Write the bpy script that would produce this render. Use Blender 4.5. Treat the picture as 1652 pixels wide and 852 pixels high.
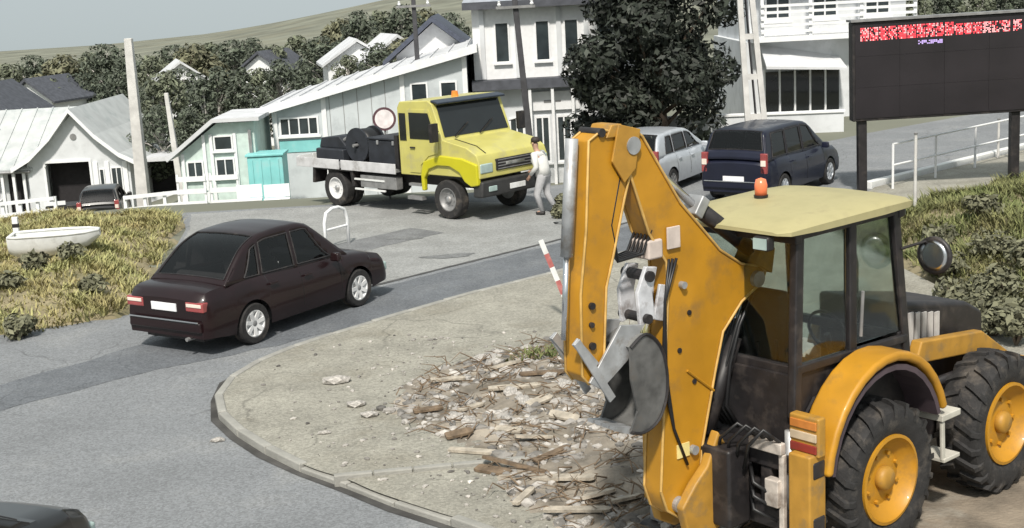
import bpy, math, random
from mathutils import Vector, Matrix
random.seed(7)
for o in list(bpy.data.objects): bpy.data.objects.remove(o)
scene = bpy.context.scene
col = scene.collection
R = math.radians

# ------------------------------------------------------------------ camera
W_, H_, FPX, PITCH, ROLL, CH = 1652., 852., 2118., R(11.85), R(3.0), 5.07
_fw = Vector((0, math.cos(PITCH), -math.sin(PITCH)))
_u0 = Vector((0, math.sin(PITCH), math.cos(PITCH)))
_r0 = Vector((1, 0, 0))
_rt = _r0 * math.cos(ROLL) - _u0 * math.sin(ROLL)
_up = _r0 * math.sin(ROLL) + _u0 * math.cos(ROLL)
CAMO = Vector((0, 0, CH))
cam = bpy.data.cameras.new('camera'); cam.sensor_width = 36; cam.lens = 36 * FPX / W_
cam.clip_start = .1; cam.clip_end = 6000
camo = bpy.data.objects.new('camera', cam); col.objects.link(camo)
m = Matrix((_rt, _up, -_fw)).transposed().to_4x4(); m.translation = CAMO
camo.matrix_world = m
scene.camera = camo

# ------------------------------------------------------------------ sky, sun, exposure
SUN_EL, SUN_AZ = 50, 188       # degrees; azimuth clockwise from +Y
world = bpy.data.worlds.new('World'); scene.world = world; world.use_nodes = True
nt = world.node_tree; bg = nt.nodes['Background']
sky = nt.nodes.new('ShaderNodeTexSky'); sky.sky_type = 'NISHITA'; sky.sun_disc = False
sky.sun_elevation = R(SUN_EL); sky.sun_rotation = R(SUN_AZ); sky.altitude = 300
sky.air_density = 1.0; sky.dust_density = 6.0; sky.ozone_density = 1.0
tc = nt.nodes.new('ShaderNodeTexCoord'); mp = nt.nodes.new('ShaderNodeMapping'); mp.vector_type = 'POINT'
mp.inputs['Rotation'].default_value = (R(7), 0, 0)      # the road climbs: level of the land lies below the road plane
nt.links.new(tc.outputs['Generated'], mp.inputs['Vector']); nt.links.new(mp.outputs[0], sky.inputs['Vector'])
hs = nt.nodes.new('ShaderNodeHueSaturation'); hs.inputs['Saturation'].default_value = .35
nt.links.new(sky.outputs[0], hs.inputs['Color'])
gm = nt.nodes.new('ShaderNodeMix'); gm.data_type = 'RGBA'; gm.inputs[0].default_value = .55
gm.inputs[7].default_value = (5.5, 6.3, 6.35, 1)          # even cloud cover
nt.links.new(hs.outputs[0], gm.inputs[6]); nt.links.new(gm.outputs[2], bg.inputs['Color'])
bg.inputs['Strength'].default_value = .09
sl = bpy.data.lights.new('sun', 'SUN'); sl.energy = 3.5; sl.angle = R(4); sl.color = (1, .94, .85)
so = bpy.data.objects.new('sun', sl); col.objects.link(so)
az, el = R(SUN_AZ), R(SUN_EL)
sd = Vector((math.sin(az) * math.cos(el), math.cos(az) * math.cos(el), math.sin(el)))
so.rotation_euler = sd.to_track_quat('Z', 'Y').to_euler(); so.location = (0, 0, 30)
vs = scene.view_settings; vs.view_transform = 'Standard'; vs.look = 'None'; vs.gamma = 1; vs.exposure = .36
vs.use_curve_mapping = False
scene.render.resolution_x = 1024; scene.render.resolution_y = 528

# ------------------------------------------------------------------ helpers
def ray(px, py): return _fw + _rt * ((px - W_ / 2) / FPX) + _up * ((H_ / 2 - py) / FPX)
def at(px, py, Y):
    d = ray(px, py); return CAMO + d * (Y / d.y)
def gnd(px, py, z=0.):
    d = ray(px, py); return CAMO + d * ((z - CH) / d.z)
def sm(a, b, x):
    t = max(0., min(1., (x - a) / (b - a))); return t * t * (3 - 2 * t)
def lerp(a, b, t): return a + (b - a) * t
def interp(pts, x):
    if x <= pts[0][0]: return pts[0][1]
    for (x0, y0), (x1, y1) in zip(pts, pts[1:]):
        if x <= x1: return y0 + (y1 - y0) * (x - x0) / (x1 - x0)
    return pts[-1][1]

_mats = {}
def mat(name, c, rough=.6, metal=0, var=.15, scale=6., bump=0., bscale=40., coat=0., c2=None, island=0., spec=None, trans=0., emit=None, estr=1., dirt=None, dscale=2.):
    if name in _mats: return _mats[name]
    M = bpy.data.materials.new(name); M.use_nodes = True; n = M.node_tree.nodes; l = M.node_tree.links
    b = n['Principled BSDF']
    b.inputs['Roughness'].default_value = rough; b.inputs['Metallic'].default_value = metal
    if coat: b.inputs['Coat Weight'].default_value = coat; b.inputs['Coat Roughness'].default_value = .06
    if spec is not None: b.inputs['Specular IOR Level'].default_value = spec
    if trans: b.inputs['Transmission Weight'].default_value = trans
    if emit: b.inputs['Emission Color'].default_value = (*emit, 1); b.inputs['Emission Strength'].default_value = estr
    t = n.new('ShaderNodeTexCoord')
    nz = n.new('ShaderNodeTexNoise'); nz.inputs['Scale'].default_value = scale; nz.inputs['Detail'].default_value = 6
    l.new(t.outputs['Object'], nz.inputs['Vector'])
    rp = n.new('ShaderNodeValToRGB'); rp.color_ramp.elements[0].position = .32; rp.color_ramp.elements[1].position = .68
    a = tuple(max(0, x * (1 - var)) for x in c); d = c2 or tuple(min(1, x * (1 + var)) for x in c)
    rp.color_ramp.elements[0].color = (*a, 1); rp.color_ramp.elements[1].color = (*d, 1)
    l.new(nz.outputs[0], rp.inputs[0]); out = rp.outputs[0]
    if dirt:
        dn = n.new('ShaderNodeTexNoise'); dn.inputs['Scale'].default_value = dscale; dn.inputs['Detail'].default_value = 9; dn.inputs['Roughness'].default_value = .65
        l.new(t.outputs['Object'], dn.inputs['Vector'])
        dr = n.new('ShaderNodeValToRGB'); dr.color_ramp.elements[0].position = .52; dr.color_ramp.elements[1].position = .72
        l.new(dn.outputs[0], dr.inputs[0])
        mx = n.new('ShaderNodeMix'); mx.data_type = 'RGBA'; l.new(dr.outputs[0], mx.inputs[0]); l.new(out, mx.inputs[6]); mx.inputs[7].default_value = (*dirt, 1)
        out = mx.outputs[2]
    if island:
        g = n.new('ShaderNodeNewGeometry'); ml = n.new('ShaderNodeMath'); ml.operation = 'MULTIPLY_ADD'
        ml.inputs[1].default_value = island * 2; ml.inputs[2].default_value = 1 - island
        l.new(g.outputs['Random Per Island'], ml.inputs[0])
        mx = n.new('ShaderNodeMix'); mx.data_type = 'RGBA'; mx.blend_type = 'MULTIPLY'; mx.inputs[0].default_value = 1
        l.new(out, mx.inputs[6]); l.new(ml.outputs[0], mx.inputs[7]); out = mx.outputs[2]
    l.new(out, b.inputs['Base Color'])
    if bump:
        bn = n.new('ShaderNodeTexNoise'); bn.inputs['Scale'].default_value = bscale; bn.inputs['Detail'].default_value = 8
        l.new(t.outputs['Object'], bn.inputs['Vector'])
        bp = n.new('ShaderNodeBump'); bp.inputs['Strength'].default_value = bump; bp.inputs['Distance'].default_value = .02
        l.new(bn.outputs[0], bp.inputs['Height']); l.new(bp.outputs[0], b.inputs['Normal'])
    _mats[name] = M; return M

def tag(o, label=None, cat=None, group=None, kind=None):
    if label: o['label'] = label
    if cat: o['category'] = cat
    if group: o['group'] = group
    if kind: o['kind'] = kind
    return o
def empty(name, loc=(0, 0, 0), rz=0., label=None, cat=None, group=None, kind=None):
    o = bpy.data.objects.new(name, None); col.objects.link(o); o.location = loc; o.rotation_euler = (0, 0, rz); o.empty_display_size = .2
    return tag(o, label, cat, group, kind)

class MB:
    def __init__(s): s.v = []; s.f = []
    def add(s, vs_, fs):
        b = len(s.v); s.v += [tuple(p) for p in vs_]; s.f += [tuple(b + i for i in f) for f in fs]; return s
    def box(s, c, d, rot=None, top=1., topy=None):
        x, y, z = d[0] / 2, d[1] / 2, d[2] / 2; ty = top if topy is None else topy
        pts = [Vector((-x, -y, -z)), Vector((x, -y, -z)), Vector((x, y, -z)), Vector((-x, y, -z)),
               Vector((-x * top, -y * ty, z)), Vector((x * top, -y * ty, z)), Vector((x * top, y * ty, z)), Vector((-x * top, y * ty, z))]
        if rot is not None:
            M = rot if isinstance(rot, Matrix) else Matrix.Rotation(rot[2], 3, 'Z') @ Matrix.Rotation(rot[1], 3, 'Y') @ Matrix.Rotation(rot[0], 3, 'X')
            pts = [M @ p for p in pts]
        c = Vector(c)
        return s.add([p + c for p in pts], [(3, 2, 1, 0), (4, 5, 6, 7), (0, 1, 5, 4), (1, 2, 6, 5), (2, 3, 7, 6), (3, 0, 4, 7)])
    def bx(s, x0, x1, y0, y1, z0, z1): return s.box(((x0 + x1) / 2, (y0 + y1) / 2, (z0 + z1) / 2), (abs(x1 - x0), abs(y1 - y0), abs(z1 - z0)))
    def beam(s, p0, p1, w, h, upv=(0, 0, 1)):
        p0, p1 = Vector(p0), Vector(p1); d = (p1 - p0).normalized(); u = Vector(upv)
        r = d.cross(u)
        if r.length < 1e-4: r = d.cross(Vector((1, 0, 0)))
        r.normalize(); u = r.cross(d)
        pts = []
        for p in (p0, p1):
            for a, b in ((-1, -1), (1, -1), (1, 1), (-1, 1)): pts.append(p + r * a * w / 2 + u * b * h / 2)
        return s.add(pts, [(3, 2, 1, 0), (4, 5, 6, 7), (0, 1, 5, 4), (1, 2, 6, 5), (2, 3, 7, 6), (3, 0, 4, 7)])
    def tube(s, pts, r, n=10, cap=True):
        pts = [Vector(p) for p in pts]; k = len(pts); rs = r if isinstance(r, (list, tuple)) else [r] * k
        prev = None; b = len(s.v); V = []
        for i, p in enumerate(pts):
            d = (pts[min(i + 1, k - 1)] - pts[max(i - 1, 0)]).normalized()
            if prev is None:
                a = d.cross(Vector((0, 0, 1)));  a = a if a.length > 1e-3 else d.cross(Vector((1, 0, 0)))
            else: a = prev - d * prev.dot(d)
            a.normalize(); prev = a; c = d.cross(a)
            for j in range(n):
                t = 2 * math.pi * j / n; V.append(p + (a * math.cos(t) + c * math.sin(t)) * rs[i])
        F = [(i * n + j, i * n + (j + 1) % n, (i + 1) * n + (j + 1) % n, (i + 1) * n + j) for i in range(k - 1) for j in range(n)]
        if cap: F += [tuple(range(n - 1, -1, -1)), tuple((k - 1) * n + j for j in range(n))]
        return s.add(V, F)
    def cyl(s, p0, p1, r0, r1=None, n=14): return s.tube([p0, p1], [r0, r0 if r1 is None else r1], n)
    def prism(s, poly, t0, t1, fn=lambda u, v, w: (u, w, v)):
        n = len(poly); V = [fn(u, v, t0) for u, v in poly] + [fn(u, v, t1) for u, v in poly]
        F = [tuple(range(n)), tuple(range(2 * n - 1, n - 1, -1))] + [(i, n + i, n + (i + 1) % n, (i + 1) % n) for i in range(n)]
        return s.add(V, F)
    def loft(s, rings, closed=True, caps=True):
        n = len(rings[0]); V = [p for r in rings for p in r]; F = []
        for i in range(len(rings) - 1):
            for j in range(n if closed else n - 1):
                F.append((i * n + j, i * n + (j + 1) % n, (i + 1) * n + (j + 1) % n, (i + 1) * n + j))
        if caps: F += [tuple(range(n - 1, -1, -1)), tuple((len(rings) - 1) * n + j for j in range(n))]
        return s.add(V, F)
    def lathe(s, prof, c, axis='Y', n=28, caps=True):
        c = Vector(c); rings = []
        for r, h in prof:
            ring = []
            for j in range(n):
                t = 2 * math.pi * j / n; a, b = r * math.cos(t), r * math.sin(t)
                ring.append(c + (Vector((a, h, b)) if axis == 'Y' else Vector((a, b, h)) if axis == 'Z' else Vector((h, a, b))))
            rings.append(ring)
        return s.loft(rings, True, caps)
    def build(s, name, material, parent=None, bevel=0., smooth=False, seg=2, **kw):
        me = bpy.data.meshes.new(name); me.from_pydata(s.v, [], s.f); me.validate()
        import bmesh
        bm = bmesh.new(); bm.from_mesh(me); bmesh.ops.recalc_face_normals(bm, faces=bm.faces); bm.to_mesh(me); bm.free()
        me.materials.append(material)
        if smooth: me.shade_smooth()
        o = bpy.data.objects.new(name, me); col.objects.link(o)
        if parent: o.parent = parent
        if bevel:
            b = o.modifiers.new('bevel', 'BEVEL'); b.width = bevel; b.segments = seg; b.limit_method = 'ANGLE'; b.angle_limit = R(35)
            if not smooth: me.shade_smooth()
            wn = o.modifiers.new('wn', 'WEIGHTED_NORMAL'); wn.keep_sharp = True
        return tag(o, **kw)
def raw(name, V, F, material, parent=None, smooth=False, **kw):
    me = bpy.data.meshes.new(name); me.from_pydata(V, [], F); me.materials.append(material)
    if smooth: me.shade_smooth()
    o = bpy.data.objects.new(name, me); col.objects.link(o)
    if parent: o.parent = parent
    return tag(o, **kw)
def inst(name, mesh_obj, parent=None, loc=(0, 0, 0), rot=(0, 0, 0), scale=(1, 1, 1)):
    o = mesh_obj.copy(); o.name = name; col.objects.link(o); o.parent = parent
    o.location = loc; o.rotation_euler = rot; o.scale = scale
    return o
def copy_tree(o, parent=None):
    c = o.copy(); col.objects.link(c); c.parent = parent
    for ch in o.children: copy_tree(ch, c)
    return c

# ------------------------------------------------------------------ materials
ASPH = mat('asphalt_grey', (.195, .205, .215), .9, var=.10, scale=.6, bump=.35, bscale=90, dirt=(.235, .24, .24), dscale=.6)
ASPD = mat('asphalt_dark', (.125, .135, .148), .8, var=.12, scale=1.2, bump=.35, bscale=90, dirt=(.17, .18, .19), dscale=.9)
CONC = mat('pavement_concrete', (.285, .275, .235), .92, var=.14, scale=1.4, bump=.5, bscale=70, dirt=(.22, .205, .165), dscale=.9)
KERB = mat('kerb_concrete', (.30, .295, .27), .85, var=.15, scale=5, bump=.4, bscale=50)
DIRT = mat('dirt', (.20, .165, .125), .95, var=.35, scale=3, bump=.8, bscale=25, dirt=(.30, .275, .23), dscale=1.6)
LAND = mat('grassland', (.17, .175, .135), .95, var=.3, scale=.05, bump=.4, bscale=3, dirt=(.17, .16, .11), dscale=.03)  # greyed: haze over the far hill is put into the colour
BANK = mat('bank_soil', (.27, .23, .14), .95, var=.35, scale=1.3, bump=.8, bscale=14, dirt=(.10, .11, .045), dscale=.9)
YEL = mat('machine_yellow', (.46, .22, .012), .5, var=.12, scale=3, coat=.08, dirt=(.29, .155, .035), dscale=3.2)
YELD = mat('machine_yellow_worn', (.40, .21, .03), .55, var=.15, scale=6, dirt=(.22, .15, .07), dscale=5)
CREAM = mat('cab_roof_cream', (.40, .36, .185), .6, var=.10, scale=3, dirt=(.32, .28, .15), dscale=3)
BLK = mat('black_metal', (.018, .016, .017), .5, var=.3, scale=8, dirt=(.06, .05, .045), dscale=5)
RUB = mat('tyre_rubber', (.022, .021, .021), .8, var=.3, scale=14, bump=.3, bscale=60, dirt=(.11, .095, .08), dscale=4)
STEEL = mat('worn_steel', (.42, .43, .44), .5, .5, var=.25, scale=6, dirt=(.22, .18, .14), dscale=5)
CHROME = mat('chrome_rod', (.75, .76, .78), .22, 1, var=.05)
GREY = mat('grey_metal', (.25, .25, .25), .5, .3, var=.2, scale=6)
DGLASS = mat('tinted_glass', (.015, .018, .02), .06, var=.1, scale=2, spec=.6)
GLASS = mat('window_glass', (.035, .045, .05), .08, var=.4, scale=1.3, spec=.6)
PALEG = mat('pale_glass', (.36, .46, .44), .1, var=.15, scale=4, spec=.6)
WHITE = mat('white_paint', (.72, .73, .72), .5, var=.06, scale=5, dirt=(.55, .55, .53), dscale=4)
RED = mat('red_plastic', (.5, .03, .025), .3, var=.15)
ORANGE = mat('orange_plastic', (.85, .25, .04), .3, var=.15)
SILVER = mat('silver_paint', (.55, .58, .62), .35, .4, var=.06, coat=.5)
WOOD = mat('weathered_wood', (.37, .33, .27), .85, var=.25, scale=9, bump=.5, bscale=40, island=.25)
WOODD = mat('dark_wood', (.16, .115, .075), .9, var=.35, scale=9, bump=.5, bscale=40)
STONE = mat('rubble_stone', (.29, .275, .255), .95, var=.4, scale=4, bump=.6, bscale=30, island=.6)
def thin_glass(name, tint, rough=.02):
    M = bpy.data.materials.new(name); M.use_nodes = True; n = M.node_tree.nodes; l = M.node_tree.links; n.remove(n['Principled BSDF'])
    f = n.new('ShaderNodeFresnel'); f.inputs[0].default_value = 1.55; tr = n.new('ShaderNodeBsdfTransparent'); g = n.new('ShaderNodeBsdfGlossy'); g.inputs['Roughness'].default_value = rough
    nz = n.new('ShaderNodeTexNoise'); nz.inputs['Scale'].default_value = 3; t = n.new('ShaderNodeTexCoord'); l.new(t.outputs['Object'], nz.inputs['Vector'])
    mr = n.new('ShaderNodeMapRange'); mr.inputs[3].default_value = tint * .85; mr.inputs[4].default_value = tint * 1.1; l.new(nz.outputs[0], mr.inputs[0]); l.new(mr.outputs[0], tr.inputs[0])
    m = n.new('ShaderNodeMixShader'); l.new(f.outputs[0], m.inputs[0]); l.new(tr.outputs[0], m.inputs[1]); l.new(g.outputs[0], m.inputs[2]); l.new(m.outputs[0], n['Material Output'].inputs['Surface'])
    return M
CARG = thin_glass('car_glass', .55)
HOSE = mat('rubber_hose', (.012, .012, .013), .45, var=.2)
SEAM = mat('panel_gap', (.006, .006, .006), .9, var=.1)

def cracks(M, scale, dark):
    n = M.node_tree.nodes; l = M.node_tree.links; b = n['Principled BSDF']; src = b.inputs['Base Color'].links[0].from_socket
    t = n.new('ShaderNodeTexCoord'); nz = n.new('ShaderNodeTexNoise'); nz.inputs['Scale'].default_value = 1.1; nz.inputs['Detail'].default_value = 5
    l.new(t.outputs['Object'], nz.inputs['Vector'])
    ad = n.new('ShaderNodeMixRGB'); ad.blend_type = 'ADD'; ad.inputs[0].default_value = .9; l.new(t.outputs['Object'], ad.inputs[1]); l.new(nz.outputs[1], ad.inputs[2])
    v = n.new('ShaderNodeTexVoronoi'); v.feature = 'DISTANCE_TO_EDGE'; v.inputs['Scale'].default_value = scale; l.new(ad.outputs[0], v.inputs['Vector'])
    r = n.new('ShaderNodeValToRGB'); r.color_ramp.elements[0].position = .0; r.color_ramp.elements[1].position = .012; r.color_ramp.elements[0].color = (.55, .55, .55, 1)
    l.new(v.outputs['Distance'], r.inputs[0])
    # cracks only in parts of the surface
    n2 = n.new('ShaderNodeTexNoise'); n2.inputs['Scale'].default_value = .35; l.new(t.outputs['Object'], n2.inputs['Vector'])
    r2 = n.new('ShaderNodeValToRGB'); r2.color_ramp.elements[0].position = .45; r2.color_ramp.elements[1].position = .6; l.new(n2.outputs[0], r2.inputs[0])
    m1 = n.new('ShaderNodeMix'); m1.data_type = 'RGBA'; l.new(r2.outputs[0], m1.inputs[0]); m1.inputs[6].default_value = (1, 1, 1, 1); l.new(r.outputs[0], m1.inputs[7])
    m2 = n.new('ShaderNodeMix'); m2.data_type = 'RGBA'; m2.blend_type = 'MULTIPLY'; m2.inputs[0].default_value = dark; l.new(src, m2.inputs[6]); l.new(m1.outputs[2], m2.inputs[7])
    l.new(m2.outputs[2], b.inputs['Base Color'])
cracks(ASPH, .5, .8); cracks(ASPD, .6, .7); cracks(CONC, .45, .8)
def speckle(M, amt, scale):
    n = M.node_tree.nodes; l = M.node_tree.links; b = n['Principled BSDF']; src = b.inputs['Base Color'].links[0].from_socket
    t = n.new('ShaderNodeTexCoord'); v = n.new('ShaderNodeTexVoronoi'); v.inputs['Scale'].default_value = scale; l.new(t.outputs['Object'], v.inputs['Vector'])
    sp_ = n.new('ShaderNodeSeparateColor'); l.new(v.outputs['Color'], sp_.inputs[0])
    nz = n.new('ShaderNodeTexNoise'); nz.inputs['Scale'].default_value = 7; nz.inputs['Detail'].default_value = 8; nz.inputs['Roughness'].default_value = .75; l.new(t.outputs['Object'], nz.inputs['Vector'])
    a = n.new('ShaderNodeMath'); a.operation = 'ADD'; l.new(sp_.outputs[0], a.inputs[0]); l.new(nz.outputs[0], a.inputs[1])
    mr = n.new('ShaderNodeMapRange'); mr.inputs[1].default_value = .4; mr.inputs[2].default_value = 1.6; mr.inputs[3].default_value = 1 - amt; mr.inputs[4].default_value = 1 + amt; l.new(a.outputs[0], mr.inputs[0])
    m = n.new('ShaderNodeMix'); m.data_type = 'RGBA'; m.blend_type = 'MULTIPLY'; m.inputs[0].default_value = 1; l.new(src, m.inputs[6]); l.new(mr.outputs[0], m.inputs[7]); l.new(m.outputs[2], b.inputs['Base Color'])
speckle(ASPH, .28, 45); speckle(ASPD, .3, 45); speckle(CONC, .25, 38)

# ------------------------------------------------------------------ terrain and ground
def terr(x, y):
    k = 1 - sm(-17, -9.5, x)
    kr = sm(6, 10, x)
    d = lerp(-1.7, -3.5, k) * sm(32.5, 46, y) * (1 - kr)
    d += -.4 * kr * sm(43, 52, y)
    if y > 58:
        d -= .05 * (y - 58)
        t = sm(150, 900, y); ridge = -6 + (x + 169) * .085 + 6 * math.sin(x * .013 + 1)
        base = d
        d = lerp(base, max(ridge, -60), t) if y < 900 else ridge - (y - 900) * .1
    return d
def axis(parts):
    r = []
    for a, b, st in parts:
        v = a
        while v < b - 1e-6: r.append(v); v += st
    r.append(parts[-1][1]); return r
xs = axis([(-900, -200, 70), (-200, -40, 16), (-40, 40, 2), (40, 200, 16), (200, 900, 70)])
ys = axis([(-40, 0, 10), (0, 70, 2), (70, 200, 10), (200, 1500, 50)])
V = [(x, y, terr(x, y) - .035) for y in ys for x in xs]; n = len(xs)
F = [(j * n + i, j * n + i + 1, (j + 1) * n + i + 1, (j + 1) * n + i) for j in range(len(ys) - 1) for i in range(n - 1)]
raw('ground', V, F, LAND, smooth=True, kind='structure')

def sheet(name, poly, z, material, sub=None, parent=None, **kw):
    import bmesh
    bm = bmesh.new(); f = bm.faces.new([bm.verts.new((x, y, z)) for x, y in poly])
    bmesh.ops.triangulate(bm, faces=[f]); bmesh.ops.recalc_face_normals(bm, faces=bm.faces)
    if bm.faces[:][0].normal.z < 0: bmesh.ops.reverse_faces(bm, faces=bm.faces)
    me = bpy.data.meshes.new(name); bm.to_mesh(me); bm.free(); me.materials.append(material)
    o = bpy.data.objects.new(name, me); col.objects.link(o); o.parent = parent
    return tag(o, **kw)
sheet('road', [(-30, -8), (14, -8), (14, 14), (6.9, 20), (6.2, 26), (8.75, 30.9), (14.7, 36.5), (34, 54), (30, 62), (22, 50), (11.5, 41.5), (4, 34.5), (-4, 32.6), (-8.2, 32.5),
               (-7.5, 30), (-7.1, 27), (-6.7, 24), (-6.4, 21.7), (-8.3, 20.7), (-14, 18.5), (-30, 14)], 0, ASPH, kind='structure')
def ragged(poly, st=.35, amp=.05):
    out = []
    for i, a in enumerate(poly):
        b = poly[(i + 1) % len(poly)]; n = max(1, int(math.hypot(b[0] - a[0], b[1] - a[1]) / st))
        for k in range(n): out.append((lerp(a[0], b[0], k / n) + random.uniform(-amp, amp), lerp(a[1], b[1], k / n) + random.uniform(-amp, amp)))
    return out
sheet('asphalt_strip', ragged([(-13, 12.6), (-7.27, 17.7), (-5.9, 19.4), (-2.49, 22.56), (.81, 25.8), (3.6, 28.5), (5.6, 28.3), (.75, 23.05), (-1.95, 20.5), (-3.6, 19.1), (-5.4, 17.9), (-6.9, 16.4), (-12, 11.8)]),
      .004, ASPD, kind='structure')
STAIN = mat('oil_stain', (.165, .17, .172), .85, var=.15, scale=5, bump=.3, bscale=90)
PATCH = mat('asphalt_patch', (.165, .17, .175), .9, var=.15, scale=2, bump=.4, bscale=90)
for cx, cy, rx, ry, M_ in ((-1.2, 25.2, .5, .2, STAIN), (-2.2, 27.4, .35, .2, STAIN), (1.5, 28.2, .6, .2, STAIN)):
    sheet('oil_stain', [(cx + rx * (1 + .3 * math.sin(3 * t + cx)) * math.cos(t) + random.uniform(-.03, .03), cy + ry * (1 + .25 * math.sin(2 * t + cy)) * math.sin(t) + random.uniform(-.02, .02)) for t in [2 * math.pi * k / 26 for k in range(26)]], .0125, M_, kind='structure')
speckle(STAIN, .28, 45); speckle(PATCH, .28, 45)
sheet('asphalt_patch', ragged([(-3.6, 25.6), (-1.4, 27.8), (-2.2, 28.6), (-4.3, 26.4)], .2, .03), .0085, PATCH, kind='structure')
ap_ = [(-5.7, 20.1), (-2.55, 22.85), (.75, 26.1), (3.4, 28.75)]
APR = mat('concrete_apron', (.265, .27, .265), .92, var=.12, scale=1.1, bump=.4, bscale=60, dirt=(.22, .222, .215), dscale=.8); speckle(APR, .25, 40)
sheet('concrete_apron', ragged(ap_ + [(3.6, 30.4), (-1, 31.8), (-5, 32.3), (-7.9, 32.2), (-7.4, 30), (-7.0, 27), (-6.6, 24), (-6.35, 21.9)], .35, .03), .004, APR, kind='structure')
sheet('apron_joint', ragged([(x + .03, y - .05) for x, y in ap_] + [(x - .02, y + .03) for x, y in ap_[::-1]], .3, .012), .0085, mat('joint_dark', (.07, .07, .07), .9, var=.3, scale=4), kind='structure')
# kerbed lot where the digger stands
def smooth_poly(pts, n=6):
    out = []
    for i in range(len(pts) - 1):
        p0, p1, p2, p3 = pts[max(i - 1, 0)], pts[i], pts[i + 1], pts[min(i + 2, len(pts) - 1)]
        for k in range(n):
            t = k / n
            out.append(tuple(.5 * (2 * p1[a] + (p2[a] - p0[a]) * t + (2 * p0[a] - 5 * p1[a] + 4 * p2[a] - p3[a]) * t * t + (3 * p1[a] - p0[a] - 3 * p2[a] + p3[a]) * t ** 3) for a in (0, 1)))
    out.append(pts[-1]); return out
kerb_pts = smooth_poly([(5.2, 27.2), (2.6, 24.8), (.81, 22.93), (-.72, 21.55), (-1.79, 20.41), (-2.58, 19.53), (-3.23, 18.75), (-3.72, 17.89), (-3.93, 17.04), (-3.88, 16.3), (-3.55, 15.32), (-2.93, 14.35), (-2.32, 13.57), (-1.87, 13.15), (-1.5, 12.72), (-.9, 12.15), (-.4, 11.7), (.6, 10.6), (1.6, 9.2)])
LOTZ = .085
sheet('pavement', kerb_pts + [(9, 9), (9, 14), (6.8, 20), (6.2, 26)], LOTZ, CONC, kind='structure')
kerb = empty('kerb', kind='structure')
# resample into stones of about 0.9 m, each one its own piece
def resample(pts, step):
    out = [Vector((*pts[0], 0))]; acc = 0; prev = Vector((*pts[0], 0))
    for p in pts[1:]:
        p = Vector((*p, 0))
        while (p - out[-1]).length >= step:
            d = (p - out[-1]).normalized(); out.append(out[-1] + d * step)
    return out
ks = resample(kerb_pts, .8)
stone0 = None
for a, b in zip(ks, ks[1:]):
    c = (a + b) / 2; ang = math.atan2((b - a).y, (b - a).x)
    if stone0 is None:
        stone0 = MB().box((0, 0, 0), (.785, .11, .20)).build('kerb_stone', KERB, kerb, bevel=.018)
        o = stone0
    else:
        o = inst('kerb_stone', stone0, kerb)
    low = .04 if 11.9 < c.y < 13.6 else 0
    o.location = (c.x, c.y, .005 + random.uniform(-.008, .006) - low); o.rotation_euler = (random.uniform(-.02, .02), 0, ang)
# kerb line of the walkway crossing the lot and far kerb of the side road
k2 = empty('walkway_edging', kind='structure')
e0 = None
for i in range(5):
    p = Vector((-1.8 + i * .42, 13.2 + i * .05, 0))
    if e0 is None: e0 = o = MB().box((0, 0, 0), (.41, .09, .2)).build('edging_stone', KERB, k2, bevel=.015)
    else: o = inst('edging_stone', e0, k2)
    o.location = (p.x, p.y, .03); o.rotation_euler = (0, 0, .12 + random.uniform(-.02, .02))
k3 = empty('road_kerb', kind='structure')
s0 = None
fk = resample([(8.5, 30.7), (14.7, 36.3), (22, 43)], 1.0)
for a, b in zip(fk, fk[1:]):
    c = (a + b) / 2; ang = math.atan2((b - a).y, (b - a).x)
    if s0 is None: s0 = o = MB().box((0, 0, 0), (.98, .2, .3)).build('kerb_stone', WHITE, k3, bevel=.02)
    else: o = inst('kerb_stone', s0, k3)
    o.location = (c.x, c.y, .02); o.rotation_euler = (0, 0, ang)

# dark gutter line outside the kerb
gp = []
for i, (a, b) in enumerate(zip(ks, ks[1:])):
    d = (b - a).normalized(); nrm_ = Vector((d.y, -d.x, 0)); gp.append((a + nrm_ * .055, a + nrm_ * (.13 + random.uniform(-.03, .07))))
V = []; F = []
for i, (a, b) in enumerate(gp): V += [(a.x, a.y, .0085), (b.x, b.y, .0085)]
F = [(2 * i, 2 * i + 1, 2 * i + 3, 2 * i + 2) for i in range(len(gp) - 1)]
raw('gutter', V, F, mat('gutter_dirt', (.06, .058, .055), .95, var=.4, scale=3), kind='structure')
# dirt patch under the rubble
dp = []
for i in range(40):
    t = 2 * math.pi * i / 40; r = 1 + .12 * math.sin(3 * t + 1) + .1 * math.sin(7 * t) + random.uniform(-.06, .06)
    dp.append((3.4 + 3.2 * r * math.cos(t), 13.6 + 3.2 * r * math.sin(t)))
sheet('dirt_patch', dp, LOTZ + .004, DIRT, kind='structure')

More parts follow.
